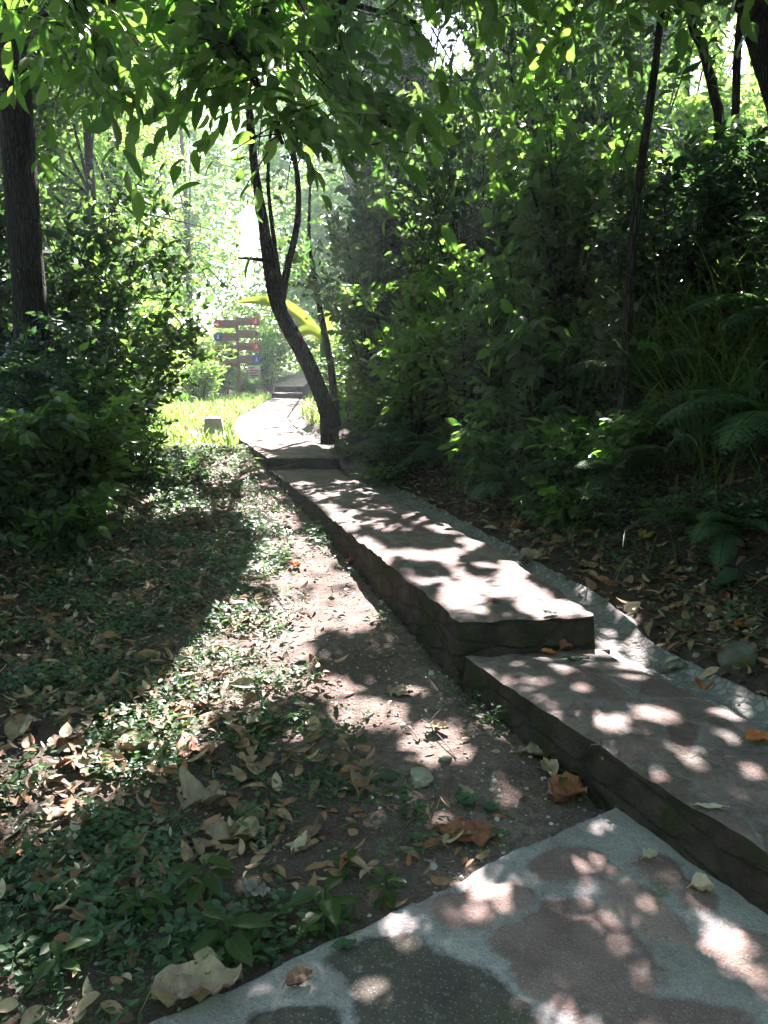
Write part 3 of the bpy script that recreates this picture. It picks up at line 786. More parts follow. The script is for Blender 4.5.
# right bank
for k, x, y, s, sz, lab in [
    ('mid', .35, 9.6, 1.1, 1.3, 'dark bush on the bank right beside the leaning trunk'),
    ('mid', .9, 8.6, 1.0, 1.3, 'dense leafy bush on the bank above the middle slab'),
    ('fine', 1.1, 10.4, 1.4, 1.7, 'tall speckled shrub high on the bank behind the dark bush'),
    ('broad', 1.4, 7.6, 1.05, 1.2, 'tall broad-leaved shrub halfway up the bank'),
    ('broad', 1.05, 6.9, .8, .9, 'glossy broad-leaved shrub low on the bank catching the sun'),
    ('broad', 1.55, 6.2, .75, .9, 'large-leaved bush on the bank left of the slender sapling'),
    ('mid', 2.0, 8.9, 1.3, 1.6, 'tall dark thicket shrub in the middle of the bank'),
    ('fine', 2.9, 9.8, 1.05, 1.2, 'high shrub on top of the bank behind the sapling'),
    ('finedark', 2.6, 7.4, 1.0, 1.2, 'dark small-leaved bush just behind the slender sapling'),
    ('sunny', 4.4, 10.4, .95, .8, 'yellow-green backlit shrub at the top of the bank'),
    ('sunny', 5.6, 11.3, 1.0, .8, 'bright backlit bush on the bank top by the picture edge'),
    ('lance', 3.3, 6.9, .9, 1.0, 'narrow-leaved bush among the tall grass on the bank'),
    ('broad', 4.0, 8.2, .9, .9, 'big-leaved bush above the tall grass at the right'),
    ('finedark', 3.2, 5.7, .8, .9, 'dark bush behind the big fern at the right edge'),
    ('lowbroad', .1, 8.1, .7, .8, 'low big-leaved plant on the bank foot below the leaning trunk'),
    ('low', -.05, 8.9, .8, .9, 'low leafy bush on the bank foot nearest the upper step'),
    ('low', .3, 8.4, .8, .9, 'low bush beside the drain under the dark bank shrubs'),
    ('lowbroad', 1.1, 7.0, .8, .9, 'low plant with large leaves beneath the glossy shrub'),
    ('low', 1.65, 5.6, .8, .9, 'low leafy bush at the foot of the bank by the drain bend'),
    ('low', 2.1, 4.9, .8, .8, 'low small-leaved bush behind the lower fern'),
    ('low', 2.35, 4.0, .6, .7, 'low bush in shade beside the mossy boulder'),
    ('lowbroad', .75, 7.4, .8, .9, 'low big-leaved plant where the drain passes the middle slab'),
    ('lowbroad', 1.25, 6.0, .9, 1.0, 'bright-leaved low plant just above the sunlit dead leaves'),
    ('fine', -.1, 11.9, 1.3, 1.6, 'green shrub on the bank behind the leaning trunk'),
    ('finedark', .4, 13.2, 1.6, 1.9, 'tall dark shrub further back behind the leaning trunk'),
    ('fine', 2.2, 12.4, 1.7, 2.0, 'very tall shrub at the back of the bank'),
    ('fine', 3.6, 12.8, 1.1, 1.1, 'speckled shrub at the back of the bank by the thick trunk'),
]:
    shrub(k, x, y, s, lab, sz=sz)


# ------------------------------------------------------------------ trees
def limb_chain(base, tips, mb, r0):
    """limbs from a point on the trunk to each tip."""
    for t in tips:
        mid = (base + t) / 2 + rng.normal(0, .25, 3) + np.array([0, 0, .3])
        L = np.linalg.norm(t - base)
        tube(mb, bez(base, mid, t, 9), [r0, r0 * .55, r0 * .2], 6, rng.random(), lump=.15)


def clumps(centers, radii, per, L, ratio):
    P = np.concatenate([c + (rvec(per) * (rng.random((per, 1)) ** .45)) * r * np.array([1, 1, .7]) for c, r in zip(centers, radii)])
    B = P
    D = rvec(len(P)); D[:, 2] = D[:, 2] * .5 - .05
    return twig_leaves(B, D, np.full(len(P), L * 2.6), 5, L, ratio, .35)


def keepf(lf, leak=.0, gaps=True, lit=True, mask=None):  # crowns shaped for light: leaves that would shade chosen sun patches are dropped
    P = lf[0]
    k = np.ones(len(P), bool)
    if lit:
        d = unit(lf[1]); sd = unit(np.cross(lf[2], d)) * (lf[4] * .45)[:, None]; ln = lf[3][:, None]
        hitl = np.zeros(len(P), bool)
        for c in (P + d * ln * .25, P + d * ln * .75): hitl |= lit_at(c, mask) > .5
        k &= ~hitl | (rng.random(len(P)) < leak)
    if gaps: k &= gap_keep(P)
    return [x[k] for x in lf]


# canopy twigs added to shade the floor, spread evenly as the sun sees it
def canopy_samples(n, xg, yg, zr):
    g = np.stack([rng.uniform(*xg, n), rng.uniform(*yg, n)], -1)
    z = rng.uniform(*zr, n) + .22 * np.clip(g[:, 1], 0, 8)
    return np.stack([g[:, 0] + z * HX, g[:, 1] + z * HY, z], -1)


can = canopy_samples(34000, (-8, 8), (-3, 9.6), (4.7, 7.4))
cn = fbm(can[:, 0] * .8, can[:, 1] * .8 + can[:, 2], 91, 3)
can = can[(cn > np.where(can[:, 0] < .5, .18, .27)) & ((can[:, 0] < 2.5) | (can[:, 1] - can[:, 2] * HY < 5.5))]


def finish_tree(t, trunk_pts, rad, bark, leafmat, lf, limbs_to=None, r_l=.05, fancy=False, seg=12, limb_from=-2, extra_trunks=()):
    loc = np.array(t.location)
    tr = MB(); tube(tr, smooth_line(trunk_pts, max(14, len(trunk_pts) * 5)) - loc, rad, seg, rng.random(), lump=.10)
    for pts, r in extra_trunks: tube(tr, smooth_line(pts, len(pts) * 5) - loc, r, 8, rng.random(), lump=.1)
    tro = tr.obj('trunk', BARK[bark], t)
    if limbs_to is not None and len(limbs_to):
        lb = MB(); limb_chain(np.array(trunk_pts[limb_from]) - loc, [np.array(x) - loc for x in limbs_to], lb, r_l)
        lb.obj('limb', BARK[bark], t)
    mb = MB(); lf = list(lf); lf[0] = lf[0] - loc
    leaves(mb, *lf, fancy=fancy)
    return mb.obj('crown', leafmat, t)


def can_leaves(sel, L=.12, ratio=.5):
    B = can[sel]; D = rvec(len(B)); D[:, 2] = D[:, 2] * .5
    return keepf(twig_leaves(B, D, rng.uniform(.18, .4, len(B)), 10, L, ratio, .3))


def tips_of(P, n):
    return P[rng.choice(len(P), n, replace=False)]


# 1 big straight trunk at the left
zb_ = float(terrain(-4.0, 8.6))
t = thing('tree', (-3.72, 8.6, zb_ - .05), 'big straight dark trunk rising out of the left thicket', 'tree')
sel = can[:, 0] < -1.6
lf = can_leaves(sel)
finish_tree(t, [(-3.72, 8.6, zb_ - .05), (-3.71, 8.6, 2.5), (-3.72, 8.65, 5), (-3.7, 8.7, 8.5)], [.21, .17, .16, .12], 'dark', LM['small'], lf, tips_of(can[sel], 26), .07)
# 2 leaning tree
Y2 = 10.2
pl = [at_y(u, v, Y2 + d) for u, v, d in [(330, 432, 0), (327, 412, 0), (316, 382, 0), (301, 350, 0), (289, 328, .03), (278, 303, .05), (270, 270, .1), (262, 215, .1), (256, 178, .15), (250, 120, .2), (246, 40, .3)]]
pl.append(pl[-1] + np.array([.1, .3, 1.5]))
br1 = [at_y(u, v, Y2 + d) for u, v, d in [(281, 306, 0), (287, 270, -.1), (297, 225, -.2), (298, 185, -.25), (291, 130, -.3), (287, 50, -.3)]]
br2 = [at_y(u, v, Y2 + d) for u, v, d in [(281, 288, 0), (272, 225, .2), (268, 170, .3), (275, 90, .4)]]
br3 = [at_y(u, v, Y2 + d) for u, v, d in [(273, 262, 0), (255, 259, -.2), (238, 258, -.3)]]
t = thing('tree', tuple(pl[0] - np.array([0, 0, .1])), 'leaning forked tree beside the path with a light patch of bark', 'tree')
sel = (can[:, 0] >= -1.6) & (can[:, 0] < 1.0)
lf = can_leaves(sel)
pl[0] = pl[0] - np.array([0, 0, .15])
finish_tree(t, pl, [.125, .105, .10, .098, .098, .10, .07, .055, .05, .04, .025], 'brown', LM['small'], lf, tips_of(can[sel], 14), .035, limb_from=-1, extra_trunks=[(br1, [.05, .035, .02]), (br2, [.032, .018]), (br3, [.03, .012])])
# 3 thick trunk at the top right
Y3 = 7.6
p3 = [np.array([4.2, 7.6, float(terrain(4.2, 7.6)) - .1])] + [at_y(u, v, Y3) for u, v in [(803, 150), (778, 80), (757, 10), (742, -60)]]
p3.append(p3[-1] + np.array([-.2, .4, 3]))
t = thing('tree', tuple(p3[0]), 'thick dark leaning trunk at the top right above the bank', 'tree')
sel = can[:, 0] >= 1.0
lf = can_leaves(sel)
finish_tree(t, p3, [.2, .16, .15, .12], 'dark', LM['small'], lf, tips_of(can[sel], 26), .06)
# slim trunks near it, sapling
def slim(px, Y, r, lab, bark='dark', foot=None, leaf=True, name='sapling', cat='sapling'):
    pts = [at_y(u, v, Y) for u, v in px]
    f = pts[0].copy(); f[2] = float(terrain(f[0], f[1])) - .1
    if f[2] < pts[0][2] - .15: pts = [f] + pts
    t = thing(name, tuple(pts[0]), lab, cat)
    top = pts[-1]
    pts.append(top + np.array([.05, .1, 1.2]))
    B = top + np.array([0, 0, .3]) + rng.normal(0, .5, (70, 3)); D = rvec(70)
    lf = keepf(twig_leaves(B, D, np.full(70, .4), 8, .12, .45, .4))
    finish_tree(t, pts, r, bark, LM['small'], lf, None, seg=8)
    return t


slim([(627, 335), (631, 260), (640, 175), (652, 90), (661, 10)], 6.4, [.045, .036, .030, .02], 'slender dark sapling rising alone from the middle of the bank')
slim([(735, 118), (737, 60), (742, 0)], 8.4, [.045, .04, .03], 'thin upright pole-like stem left of the thick leaning trunk')
slim([(719, 132), (714, 95), (703, 50), (690, 10)], 8.8, [.06, .05, .03], 'thin stem bent to the left near the thick leaning trunk')
slim([(336, 420), (331, 368), (323, 325), (315, 280), (309, 235)], 12.2, [.075, .06, .05, .03, .015], 'dark upright trunk half hidden behind the leaning tree', name='tree', cat='tree')

# 4 large-leaved tree overhead at the top left
t = thing('tree', (-3.1, 3.4, float(terrain(-3.1, 3.4)) - .1), 'large-leaved tree whose dark branches hang across the top of the picture', 'tree')
trunk = [(-3.1, 3.4, 0), (-3.05, 3.4, 2), (-2.95, 3.5, 3.9), (-2.8, 3.6, 5.2)]
B = []
limbs = [[np.array(p) for p in L] for L in [
    [(-2.98, 3.45, 3.6), (-1.9, 4.4, 4.0), (-.9, 5.0, 3.85), (.2, 5.5, 3.75)],
    [(-2.98, 3.45, 3.7), (-2.0, 4.9, 4.2), (-1.3, 6.0, 4.15), (-.7, 6.9, 4.0)],
    [(-2.9, 3.5, 4.2), (-1.4, 4.1, 4.3), (.1, 4.7, 4.0), (1.4, 5.4, 4.0)],
    [(-2.9, 3.5, 3.8), (-2.5, 4.3, 4.0), (-2.2, 5.0, 4.0), (-2.0, 5.8, 4.1)],
    [(-2.9, 3.5, 4.4), (-1.2, 3.5, 4.5), (.4, 4.2, 4.1), (2.0, 5.2, 3.95)],
    [(-1.3, 4.75, 4.0), (-.95, 5.0, 3.6), (-.75, 5.15, 3.25), (-.62, 5.2, 2.95)],
    [(-1.0, 5.0, 3.9), (-.5, 5.6, 3.6), (-.2, 5.9, 3.4), (.05, 6.1, 3.3)],
    [(-2.0, 4.4, 4.0), (-1.9, 4.7, 3.8), (-1.75, 5.0, 3.6), (-1.7, 5.1, 3.4)],
    [(-2.9, 3.5, 4.4), (-1.2, 5.2, 4.9), (-.2, 6.4, 4.8), (.9, 7.4, 4.6)]]]
TB, TD = [], []
for L in limbs:
    ln = smooth_line(L, 40)
    for k in range(7, 40):
        for r_ in range(3 if rng.random() > .3 else 1):
            d = rvec(1)[0]; d[2] = d[2] * .6 - .15
            TB.append(ln[k] + rng.normal(0, .06, 3)); TD.append(d)
TB, TD = np.array(TB), np.array(TD)
_k = (TB[:, 0] > -1.2) | (rng.random(len(TB)) < .6); TB, TD = TB[_k], TD[_k]
big = twig_leaves(TB, TD, rng.uniform(.25, .85, len(TB)), 8, .145, .43, .40, .45)
big = keepf(big, .02, mask=LITG)
finish_tree(t, trunk, [.16, .13, .11, .08], 'dark', LM['broad'], big, None, fancy=True)
lb = MB()
for L in limbs: tube(lb, smooth_line(L, 24) - np.array(t.location), [.045, .03, .012], 6, .5, lump=.15)
for b_, d_ in zip(TB[::2], TD[::2]): tube(lb, np.array([b_, b_ + unit(d_) * .4]) - np.array(t.location), [.007, .003], 3, .5)
lb.obj('limb', BARK['dark'], t)

# background trees
def bg_tree(x, y, h, r, mat, lab, n=52, per=95, L=.17, low=.12):
    z0 = float(terrain(x, y, False))
    t = thing('tree', (x, y, z0 - .1), lab, 'tree')
    cz = rng.uniform(low, 1, n) * h
    rr = r * np.sqrt(rng.random(n)) * (1 - .5 * (cz / h) ** 2)
    an = rng.uniform(0, 6.283, n)
    C = np.stack([x + rr * np.cos(an), y + rr * np.sin(an), z0 + cz], -1)
    lf = clumps(C, rng.uniform(.5, .95, n) * r * .38, per, L, .5)
    lf = keepf(lf, .02)
    finish_tree(t, [(x, y, z0 - .1), (x + .1, y, z0 + h * .4), (x, y + .1, z0 + h * .75)], [.013 * h, .009 * h, .004 * h], 'dark', mat, lf, C[:10], .0035 * h, seg=8)
    return t


for x, y, h, r, mt, lab in [
    (-8.5, 14, 10, 3.2, 'small', 'leafy tree behind the left thicket at the picture edge'),
    (-6.2, 17.5, 11, 3.0, 'small', 'tall tree whose dark foliage stands behind the big straight trunk'),
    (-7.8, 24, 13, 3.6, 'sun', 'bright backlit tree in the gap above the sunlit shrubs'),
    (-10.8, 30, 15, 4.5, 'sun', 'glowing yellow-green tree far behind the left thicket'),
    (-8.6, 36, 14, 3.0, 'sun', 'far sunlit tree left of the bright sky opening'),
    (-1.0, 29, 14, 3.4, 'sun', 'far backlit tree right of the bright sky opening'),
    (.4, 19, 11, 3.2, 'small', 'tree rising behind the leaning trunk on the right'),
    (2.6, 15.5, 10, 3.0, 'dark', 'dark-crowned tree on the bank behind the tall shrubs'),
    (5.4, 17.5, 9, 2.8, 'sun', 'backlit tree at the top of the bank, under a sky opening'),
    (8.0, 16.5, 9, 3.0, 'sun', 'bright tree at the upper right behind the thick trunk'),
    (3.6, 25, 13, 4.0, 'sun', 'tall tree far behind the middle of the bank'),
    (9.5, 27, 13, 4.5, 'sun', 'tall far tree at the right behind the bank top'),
]:
    bg_tree(x, y, h, r, LM[mt], lab)
# far woods
mb = MB(); bk = MB()
for k in range(120):
    a = math.radians(rng.uniform(-38, 38)); d = rng.uniform(40, 60)
    if abs(math.degrees(a) + 9.6) < 1.6: continue
    x, y = d * math.sin(a), d * math.cos(a); h = rng.uniform(13, 22)
    C = np.stack([x + rng.normal(0, 1.8, 16), y + rng.normal(0, 1.8, 16), 1 + rng.uniform(.05, 1, 16) * h], -1)
    lf = clumps(C, np.full(16, 2.1), 42, .34, .5); lf = keepf(lf, .02, True, False)
    leaves(mb, *lf)
for k in range(22):  # unseen trees behind the camera, added to cut the sky fill
    a = math.radians(rng.uniform(95, 265)); d = rng.uniform(7, 13)
    x, y = d * math.sin(a) * 1.3, d * math.cos(a); h = rng.uniform(7, 12)
    C = np.stack([x + rng.normal(0, 1.2, 16), y + rng.normal(0, 1.0, 16), rng.uniform(.03, 1, 16) * h], -1)
    leaves(mb, *clumps(C, np.full(16, 1.3), 45, .24, .5), rnd=.1)
tag(mb.obj('distant_woods', LM['sun']), 'far-off wall of woods, with unseen trees added behind the camera to cut sky light', 'woods', kind='stuff')


# ------------------------------------------------------------------ ferns
def frond_geo(mb, st, L, elev, az, droop, wid=.22, pin=22, sub=9):
    t = np.linspace(0, 1, 16)
    d = np.array([math.cos(az), math.sin(az)])
    e = elev - droop * t
    step = L / 15
    pts = np.zeros((16, 3)); p = np.zeros(3)
    for k in range(1, 16):
        p = p + step * np.array([d[0] * math.cos(e[k]), d[1] * math.cos(e[k]), math.sin(e[k])]); pts[k] = p
    tube(st, pts, [.005, .0012], 4, .5)
    side = np.array([-d[1], d[0], 0])
    Ps, Ds, Ns, Ls = [], [], [], []
    for k in range(pin):
        f = .14 + .85 * k / (pin - 1); i = f * 15; i0 = min(int(i), 14); q = pts[i0] + (pts[i0 + 1] - pts[i0]) * (i - i0)
        tg = unit(pts[i0 + 1] - pts[i0]); nr = np.cross(tg, side)
        nr = nr if nr[2] > 0 else -nr
        ln = wid * L * math.sin(math.pi * min(1, .28 + f * .74)) ** .8
        for sg in (-1, 1):
            dd = unit(side * sg + tg * .55 - nr * .18 + rng.normal(0, .05, 3))
            tt = np.linspace(.06, .97, sub)
            base = q + dd * (ln * tt)[:, None] - np.array([0, 0, 1]) * (ln * tt ** 2 * .18)[:, None]
            pl_ = ln * .30 * (1 - tt * .85) + .004
            for s2 in (-1, 1):
                Ps.append(base); Ds.append(np.tile(unit(np.cross(nr, dd) * s2 + dd * .7), (sub, 1))); Ns.append(np.tile(nr, (sub, 1))); Ls.append(pl_)
    Ls = np.concatenate(Ls)
    leaves(mb, np.concatenate(Ps), np.concatenate(Ds), np.concatenate(Ns) + rng.normal(0, .1, (len(Ls), 3)), Ls, Ls * .55, rnd=rng.random())


FERNS = []


def fern(p, fronds, lab, scale=1.25):
    p = p + np.array([0, 0, .12]); FERNS.append(p)
    t = thing('fern', tuple(p), lab, 'fern')
    for az, L, el, dr in fronds:
        lv, st = MB(), MB()
        frond_geo(lv, st, L * scale, math.radians(el), math.radians(az), math.radians(dr))
        s = MB(); lv.v.extend(st.v); lv.q.extend([q_ + lv.n for q_ in st.q]); lv.r.extend(st.r); lv.m.extend([x * 0 + 1 for x in st.m]); lv.uv.extend(st.uv)
        lv.obj('frond', [LM['fern'], BARK['twig']], t)
    return t


def on(x, y, dz=0.): return np.array([x, y, float(terrain(x, y)) + dz])


rf = lambda n, L, a0=0, a1=360: [(rng.uniform(a0, a1), L * rng.uniform(.75, 1.15), rng.uniform(35, 70), rng.uniform(60, 105)) for _ in range(n)]
fern(on(2.62, 5.2), [(200, .95, 52, 95), (225, .9, 40, 85), (170, .85, 60, 100), (250, .8, 35, 80), (140, .8, 60, 90), (280, .75, 40, 90), (20, .7, 60, 90), (185, .7, 25, 60)], 'big fern with long drooping fronds at the right edge of the bank')
fern(on(3.05, 5.95, .1), [(195, .95, 55, 90), (215, .9, 45, 85), (240, .85, 35, 80), (160, .8, 60, 95), (280, .7, 45, 80)], 'fern arching above the big one, close to the right picture edge')
fern(on(2.1, 4.75), rf(6, .5, 140, 290), 'smaller fern just above the drain, below the big ferns')
fern(on(1.75, 5.9), rf(6, .65, 120, 300), 'fern under the slender sapling in the middle of the bank')
fern(on(1.05, 6.6), rf(6, .6, 120, 300), 'fern by the sunlit dead leaves at the bank foot')
fern(on(.85, 7.9), rf(6, .7, 120, 300), 'fern drooping towards the middle slab from the dark bank')
fern(on(-.05, 9.9), rf(7, .6, 120, 330), 'fern beside the foot of the leaning trunk, nearest the upper step')
fern(on(.35, 8.7), rf(7, .75, 120, 300), 'fern low on the bank between the dark bush and the middle slab')
fern(on(2.3, 6.6), rf(6, .8, 140, 300), 'fern among dark shrubs right of the slender sapling')
fern(on(3.2, 6.4), rf(6, .8, 150, 300), 'fern below the tall grass near the right edge')
fern(on(1.45, 8.3), rf(6, .8, 140, 300), 'fern halfway up the bank, left of the sapling')

# banana leaves in the sun
pb = np.array([-1.15, 15.2, float(terrain(-1.15, 15.2)) - .05])
t = thing('banana_plant', tuple(pb), 'banana plant with glowing yellow-green leaves behind the leaning trunk', 'banana plant')
mb = MB(); tube(mb, [(0, 0, 0), (.02, 0, .8), (0, .02, 1.5)], [.09, .07, .05], 8); mb.obj('stem', LM['fern'], t)
for tip in [(-1.5, -.3, 2.15), (-.5, -.7, 1.5), (.25, -.5, 1.9)]:
    tip = np.array(tip); ln = bez(np.array([0, 0, 1.4]), np.array([tip[0] * .35, tip[1] * .35, max(tip[2], 1.6) + .2]), tip, 18)
    tg = unit(np.gradient(ln, axis=0)); sd = unit(np.cross(tg, [0, 0, 1.])); u_ = np.cross(sd, tg); sd, u_ = sd * .45 + u_ * .89, u_ * .45 - sd * .89
    wv = .13 * np.sin(np.linspace(.0, 1, 18) ** .7 * math.pi) ** .6 + .01
    V = np.stack([ln + sd * (wv * s_)[:, None] + u_ * (wv * abs(s_) * .35)[:, None] for s_ in (-1, -.5, 0, .5, 1)], 1)
    I = np.arange(90).reshape(18, 5)
    mb = MB(); mb.add(V.reshape(-1, 3), np.stack([I[:-1, :-1], I[:-1, 1:], I[1:, 1:], I[1:, :-1]], -1).reshape(-1, 4), rng.random()); mb.obj('leaf', LM['banana'], t)

# ------------------------------------------------------------------ tall grass on the bank and sunny grass (stuff)
def blades(mb, P, L, az, lean, w, n=6):
    k = len(P); t = np.linspace(0, 1, n)[None, :]
    e = (math.pi / 2 - lean[:, None] * (t * 1.0)) - .15
    dx = np.cumsum(np.cos(e), 1) / n; dz = np.cumsum(np.sin(e), 1) / n
    c = P[:, None] + np.stack([dx * np.cos(az)[:, None], dx * np.sin(az)[:, None], dz], -1) * L[:, None, None]
    s = np.stack([-np.sin(az), np.cos(az), 0 * az], -1)[:, None] * (w[:, None] * (1 - t ** 2.2) + .0006)[..., None]
    V = np.stack([c - s, c + s], 2)
    I = np.arange(k * n * 2).reshape(k, n, 2)
    q = np.stack([I[:, :-1, 0], I[:, :-1, 1], I[:, 1:, 1], I[:, 1:, 0]], -1)
    mb.add(V.reshape(-1, 3), q.reshape(-1, 4), np.repeat(rng.random(k), n * 2))


def terr3(x, y, dz=0.):
    return np.stack([x, y, terrain(x, y) + dz], -1)


mb = MB()
cx, cy = rng.uniform(2.1, 4.6, 130), rng.uniform(5.0, 7.8, 130)
x = np.repeat(cx, 26) + rng.normal(0, .09, 130 * 26); y = np.repeat(cy, 26) + rng.normal(0, .09, 130 * 26)
blades(mb, terr3(x, y), rng.uniform(.5, 1.5, len(x)), rng.uniform(0, 6.283, len(x)), rng.uniform(.7, 2.5, len(x)), rng.uniform(.003, .007, len(x)))
x, y = rng.uniform(.6, 4.5, 900), rng.uniform(4.6, 9, 900)
k = (x - xr(y)) > .5
blades(mb, terr3(x, y)[k], rng.uniform(.2, .7, k.sum()), rng.uniform(0, 6.283, k.sum()), rng.uniform(.5, 2.4, k.sum()), rng.uniform(.002, .005, k.sum()))
tag(mb.obj('tall_grass', LM['grass']), 'tall arching grass growing over the right-hand bank', 'grass', kind='stuff')
mb = MB()
x, y = rng.uniform(-6.5, -1.0, 26000), rng.uniform(10.5, 25, 26000)
k = (x < xl(y) - .08) & (fbm(x * 1.3, y * 1.3, 55) > .36)
P = terr3(x[k], y[k]); n = len(P)
blades(mb, P, rng.uniform(.08, .32, n), rng.uniform(0, 6.283, n), rng.uniform(.3, 2, n), rng.uniform(.006, .014, n), 4)
x, y = rng.uniform(-3, -.5, 4000), rng.uniform(13, 25, 4000); k = (x > xr(y) + .3); P = terr3(x[k], y[k]); n = len(P)
blades(mb, P, rng.uniform(.1, .4, n), rng.uniform(0, 6.283, n), rng.uniform(.3, 2, n), rng.uniform(.006, .014, n), 4)
tag(mb.obj('grass', LM['sun']), 'bright sunlit grass in the clearing by the far path', 'grass', kind='stuff')

mb, st = MB(), MB()
for x0, x1, y0, y1, n in ((-.6, 4.8, 3.4, 10.5, 9000), (-5.5, -2.2, 4.6, 10, 3500)):
    x, y = rng.uniform(x0, x1, n), rng.uniform(y0, y1, n)
    d = np.where(x > xr(y), x - xr(y) - GW(y), -x - 2.0)
    k = rng.random(n) < np.clip((d - .45) * 1.6, 0, 1) * np.clip((fbm(x * 1.1, y * 1.1, 111) - .25) * 4, .2, 1)
    for fp in FERNS:     # ferns keep their own room, and the slope just below them
        k &= ~((np.hypot(x - fp[0] + .15, y - fp[1] + .35) < .62) & (rng.random(n) < .9))
    x, y, d = x[k], y[k], d[k]
    P = terr3(x, y); P[:, 2] += rng.random(len(x)) ** 1.4 * np.clip(d, .1, 1.0) * .95
    D = rvec(len(x)); D[:, 2] = D[:, 2] * .7 + .1
    ln = rng.uniform(.12, .38, len(x))
    for sel_, L_, r_ in ((rng.random(len(x)) < .6, .05, .5), (rng.random(len(x)) < .3, .10, .28), (rng.random(len(x)) < .13, .13, .6)):
        leaves(mb, *twig_leaves(P[sel_], D[sel_], ln[sel_], 7, L_, r_, .5), rnd=None)
    for q_ in range(0, len(x), 6):
        b_ = P[q_].copy(); b_[2] = float(terrain(x[q_], y[q_])); tube(mb, bez(b_, P[q_] + np.array([0, 0, .1]), P[q_] + unit(D[q_]) * ln[q_] * 1.3, 5), [.004, .0015], 3, .02)
tag(mb.obj('undergrowth', LM['small']), 'tangled dark undergrowth of twigs and leaves on the bank and under the left thicket', 'undergrowth', kind='stuff')

# ------------------------------------------------------------------ weeds, litter, pebbles (stuff)
def scatter(n, x0, x1, y0, y1, dens):
    x, y = rng.uniform(x0, x1, n), rng.uniform(y0, y1, n)
    k = rng.random(n) < dens(x, y)
    return x[k], y[k]


def d_weed(x, y):
    dl = (xl(y) - x) * .95
    nz = fbm(x * 2.6, y * 2.6, 101)
    w = np.clip((dl - np.interp(y, [2.5, 3.6, 5, 7], [.62, .6, .45, .0]) - (nz - .5) * .8) * 3, 0, 1) * np.interp(dl, [0, 1.8, 2.6, 4], [.8, .8, .6, .4]) * np.where(y > 2.6, .75, .9) * np.clip((nz - .32) * 5, .06, 1)
    w = np.maximum(w, np.where((dl > .02) & (dl < .16) & (y > 3), .25 * (fbm(x * 3, y * 2, 103) > .52), 0))
    w = np.where((x < xl(y)) & (y < s0_edge(x) + .04), 0, w)
    return w * (dl > 0)


mb = MB()
x, y = scatter(48000, -4.2, .9, 1.2, 10.5, d_weed)
n = len(x); m_ = 8
base = terr3(x, y); hgt = rng.uniform(.015, .085, n) * np.interp(y, [1.5, 10], [1, 1.5])
a = rng.uniform(0, 6.283, (n, m_)); r_ = rng.uniform(.0, .045, (n, m_)); zz = rng.uniform(.2, 1.1, (n, m_)) * hgt[:, None]
P = base[:, None] + np.stack([r_ * np.cos(a), r_ * np.sin(a), zz], -1)
D = np.stack([np.cos(a), np.sin(a), rng.uniform(-.3, .6, (n, m_))], -1)
N = np.zeros((n, m_, 3)); N[..., 2] = 1; N += rng.normal(0, .4, N.shape)
sp = fbm(x * 4, y * 4, 121, 2)
L = np.repeat(np.where(sp > .58, rng.uniform(.022, .042, n), np.where(sp < .42, rng.uniform(.010, .022, n), rng.uniform(.016, .042, n))), m_) * rng.uniform(.7, 1.2, n * m_) * np.repeat(np.interp(y, [1.5, 3, 10], [1.0, 1., 1.5]), m_)
leaves(mb, P.reshape(-1, 3), D.reshape(-1, 3), N.reshape(-1, 3), L, L * np.repeat(np.where(sp > .52, .62, .38), m_), rnd=np.clip(np.repeat(rng.random(n) * .6 + sp * .4, m_) + rng.normal(0, .1, n * m_), 0, 1))
gx_, gy_ = scatter(9000, -4.2, .9, 1.2, 10.5, lambda x, y: d_weed(x, y) * (fbm(x * 3.5, y * 3.5, 131, 2) > .5)); gn = len(gx_)
blades(mb, terr3(gx_, gy_), rng.uniform(.03, .12, gn), rng.uniform(0, 6.283, gn), rng.uniform(.4, 2.4, gn), rng.uniform(.001, .0025, gn), 4)
# low cover on the bank
x, y = scatter(6500, -.6, 4.2, 2.4, 10, lambda x, y: np.clip((x - xr(y) - GW(y) - .12) * 2, 0, 1) * np.clip((fbm(x * 2.4, y * 2.4, 105) - .30) * 5, .1, 1))
n = len(x); base = terr3(x, y)
a = rng.uniform(0, 6.283, (n, m_)); r_ = rng.uniform(.0, .06, (n, m_)); zz = rng.uniform(.02, .13, (n, m_))
P = base[:, None] + np.stack([r_ * np.cos(a), r_ * np.sin(a), zz], -1)
D = np.stack([np.cos(a), np.sin(a), rng.uniform(-.4, .5, (n, m_))], -1); N = np.zeros((n, m_, 3)); N[..., 2] = 1; N += rng.normal(0, .4, N.shape)
L = rng.uniform(.02, .05, n * m_)
leaves(mb, P.reshape(-1, 3), D.reshape(-1, 3), N.reshape(-1, 3), L, L * .5, rnd=np.repeat(rng.random(n) * .7, m_))
tag(mb.obj('weeds', LM['weed']), 'small green weeds covering the ground left of the trail and the bank foot', 'weeds', kind='stuff')


def litter(mb, x, y, Lr):
    n = len(x); P = terr3(x, y, .008); P[:, 2] += rng.uniform(0, .035, n)
    D = np.stack([np.cos(a_ := rng.uniform(0, 6.283, n)), np.sin(a_), rng.uniform(-.2, .45, n)], -1)
    N = np.zeros((n, 3)); N[:, 2] = 1; N += rng.normal(0, .35, N.shape)
    L = rng.uniform(*Lr, n)
    leaves(mb, P, D, N, L, L * rng.uniform(.3, .6, n), fancy=True, curl=rng.choice([-1.2, -.6, .7, 1.5]))


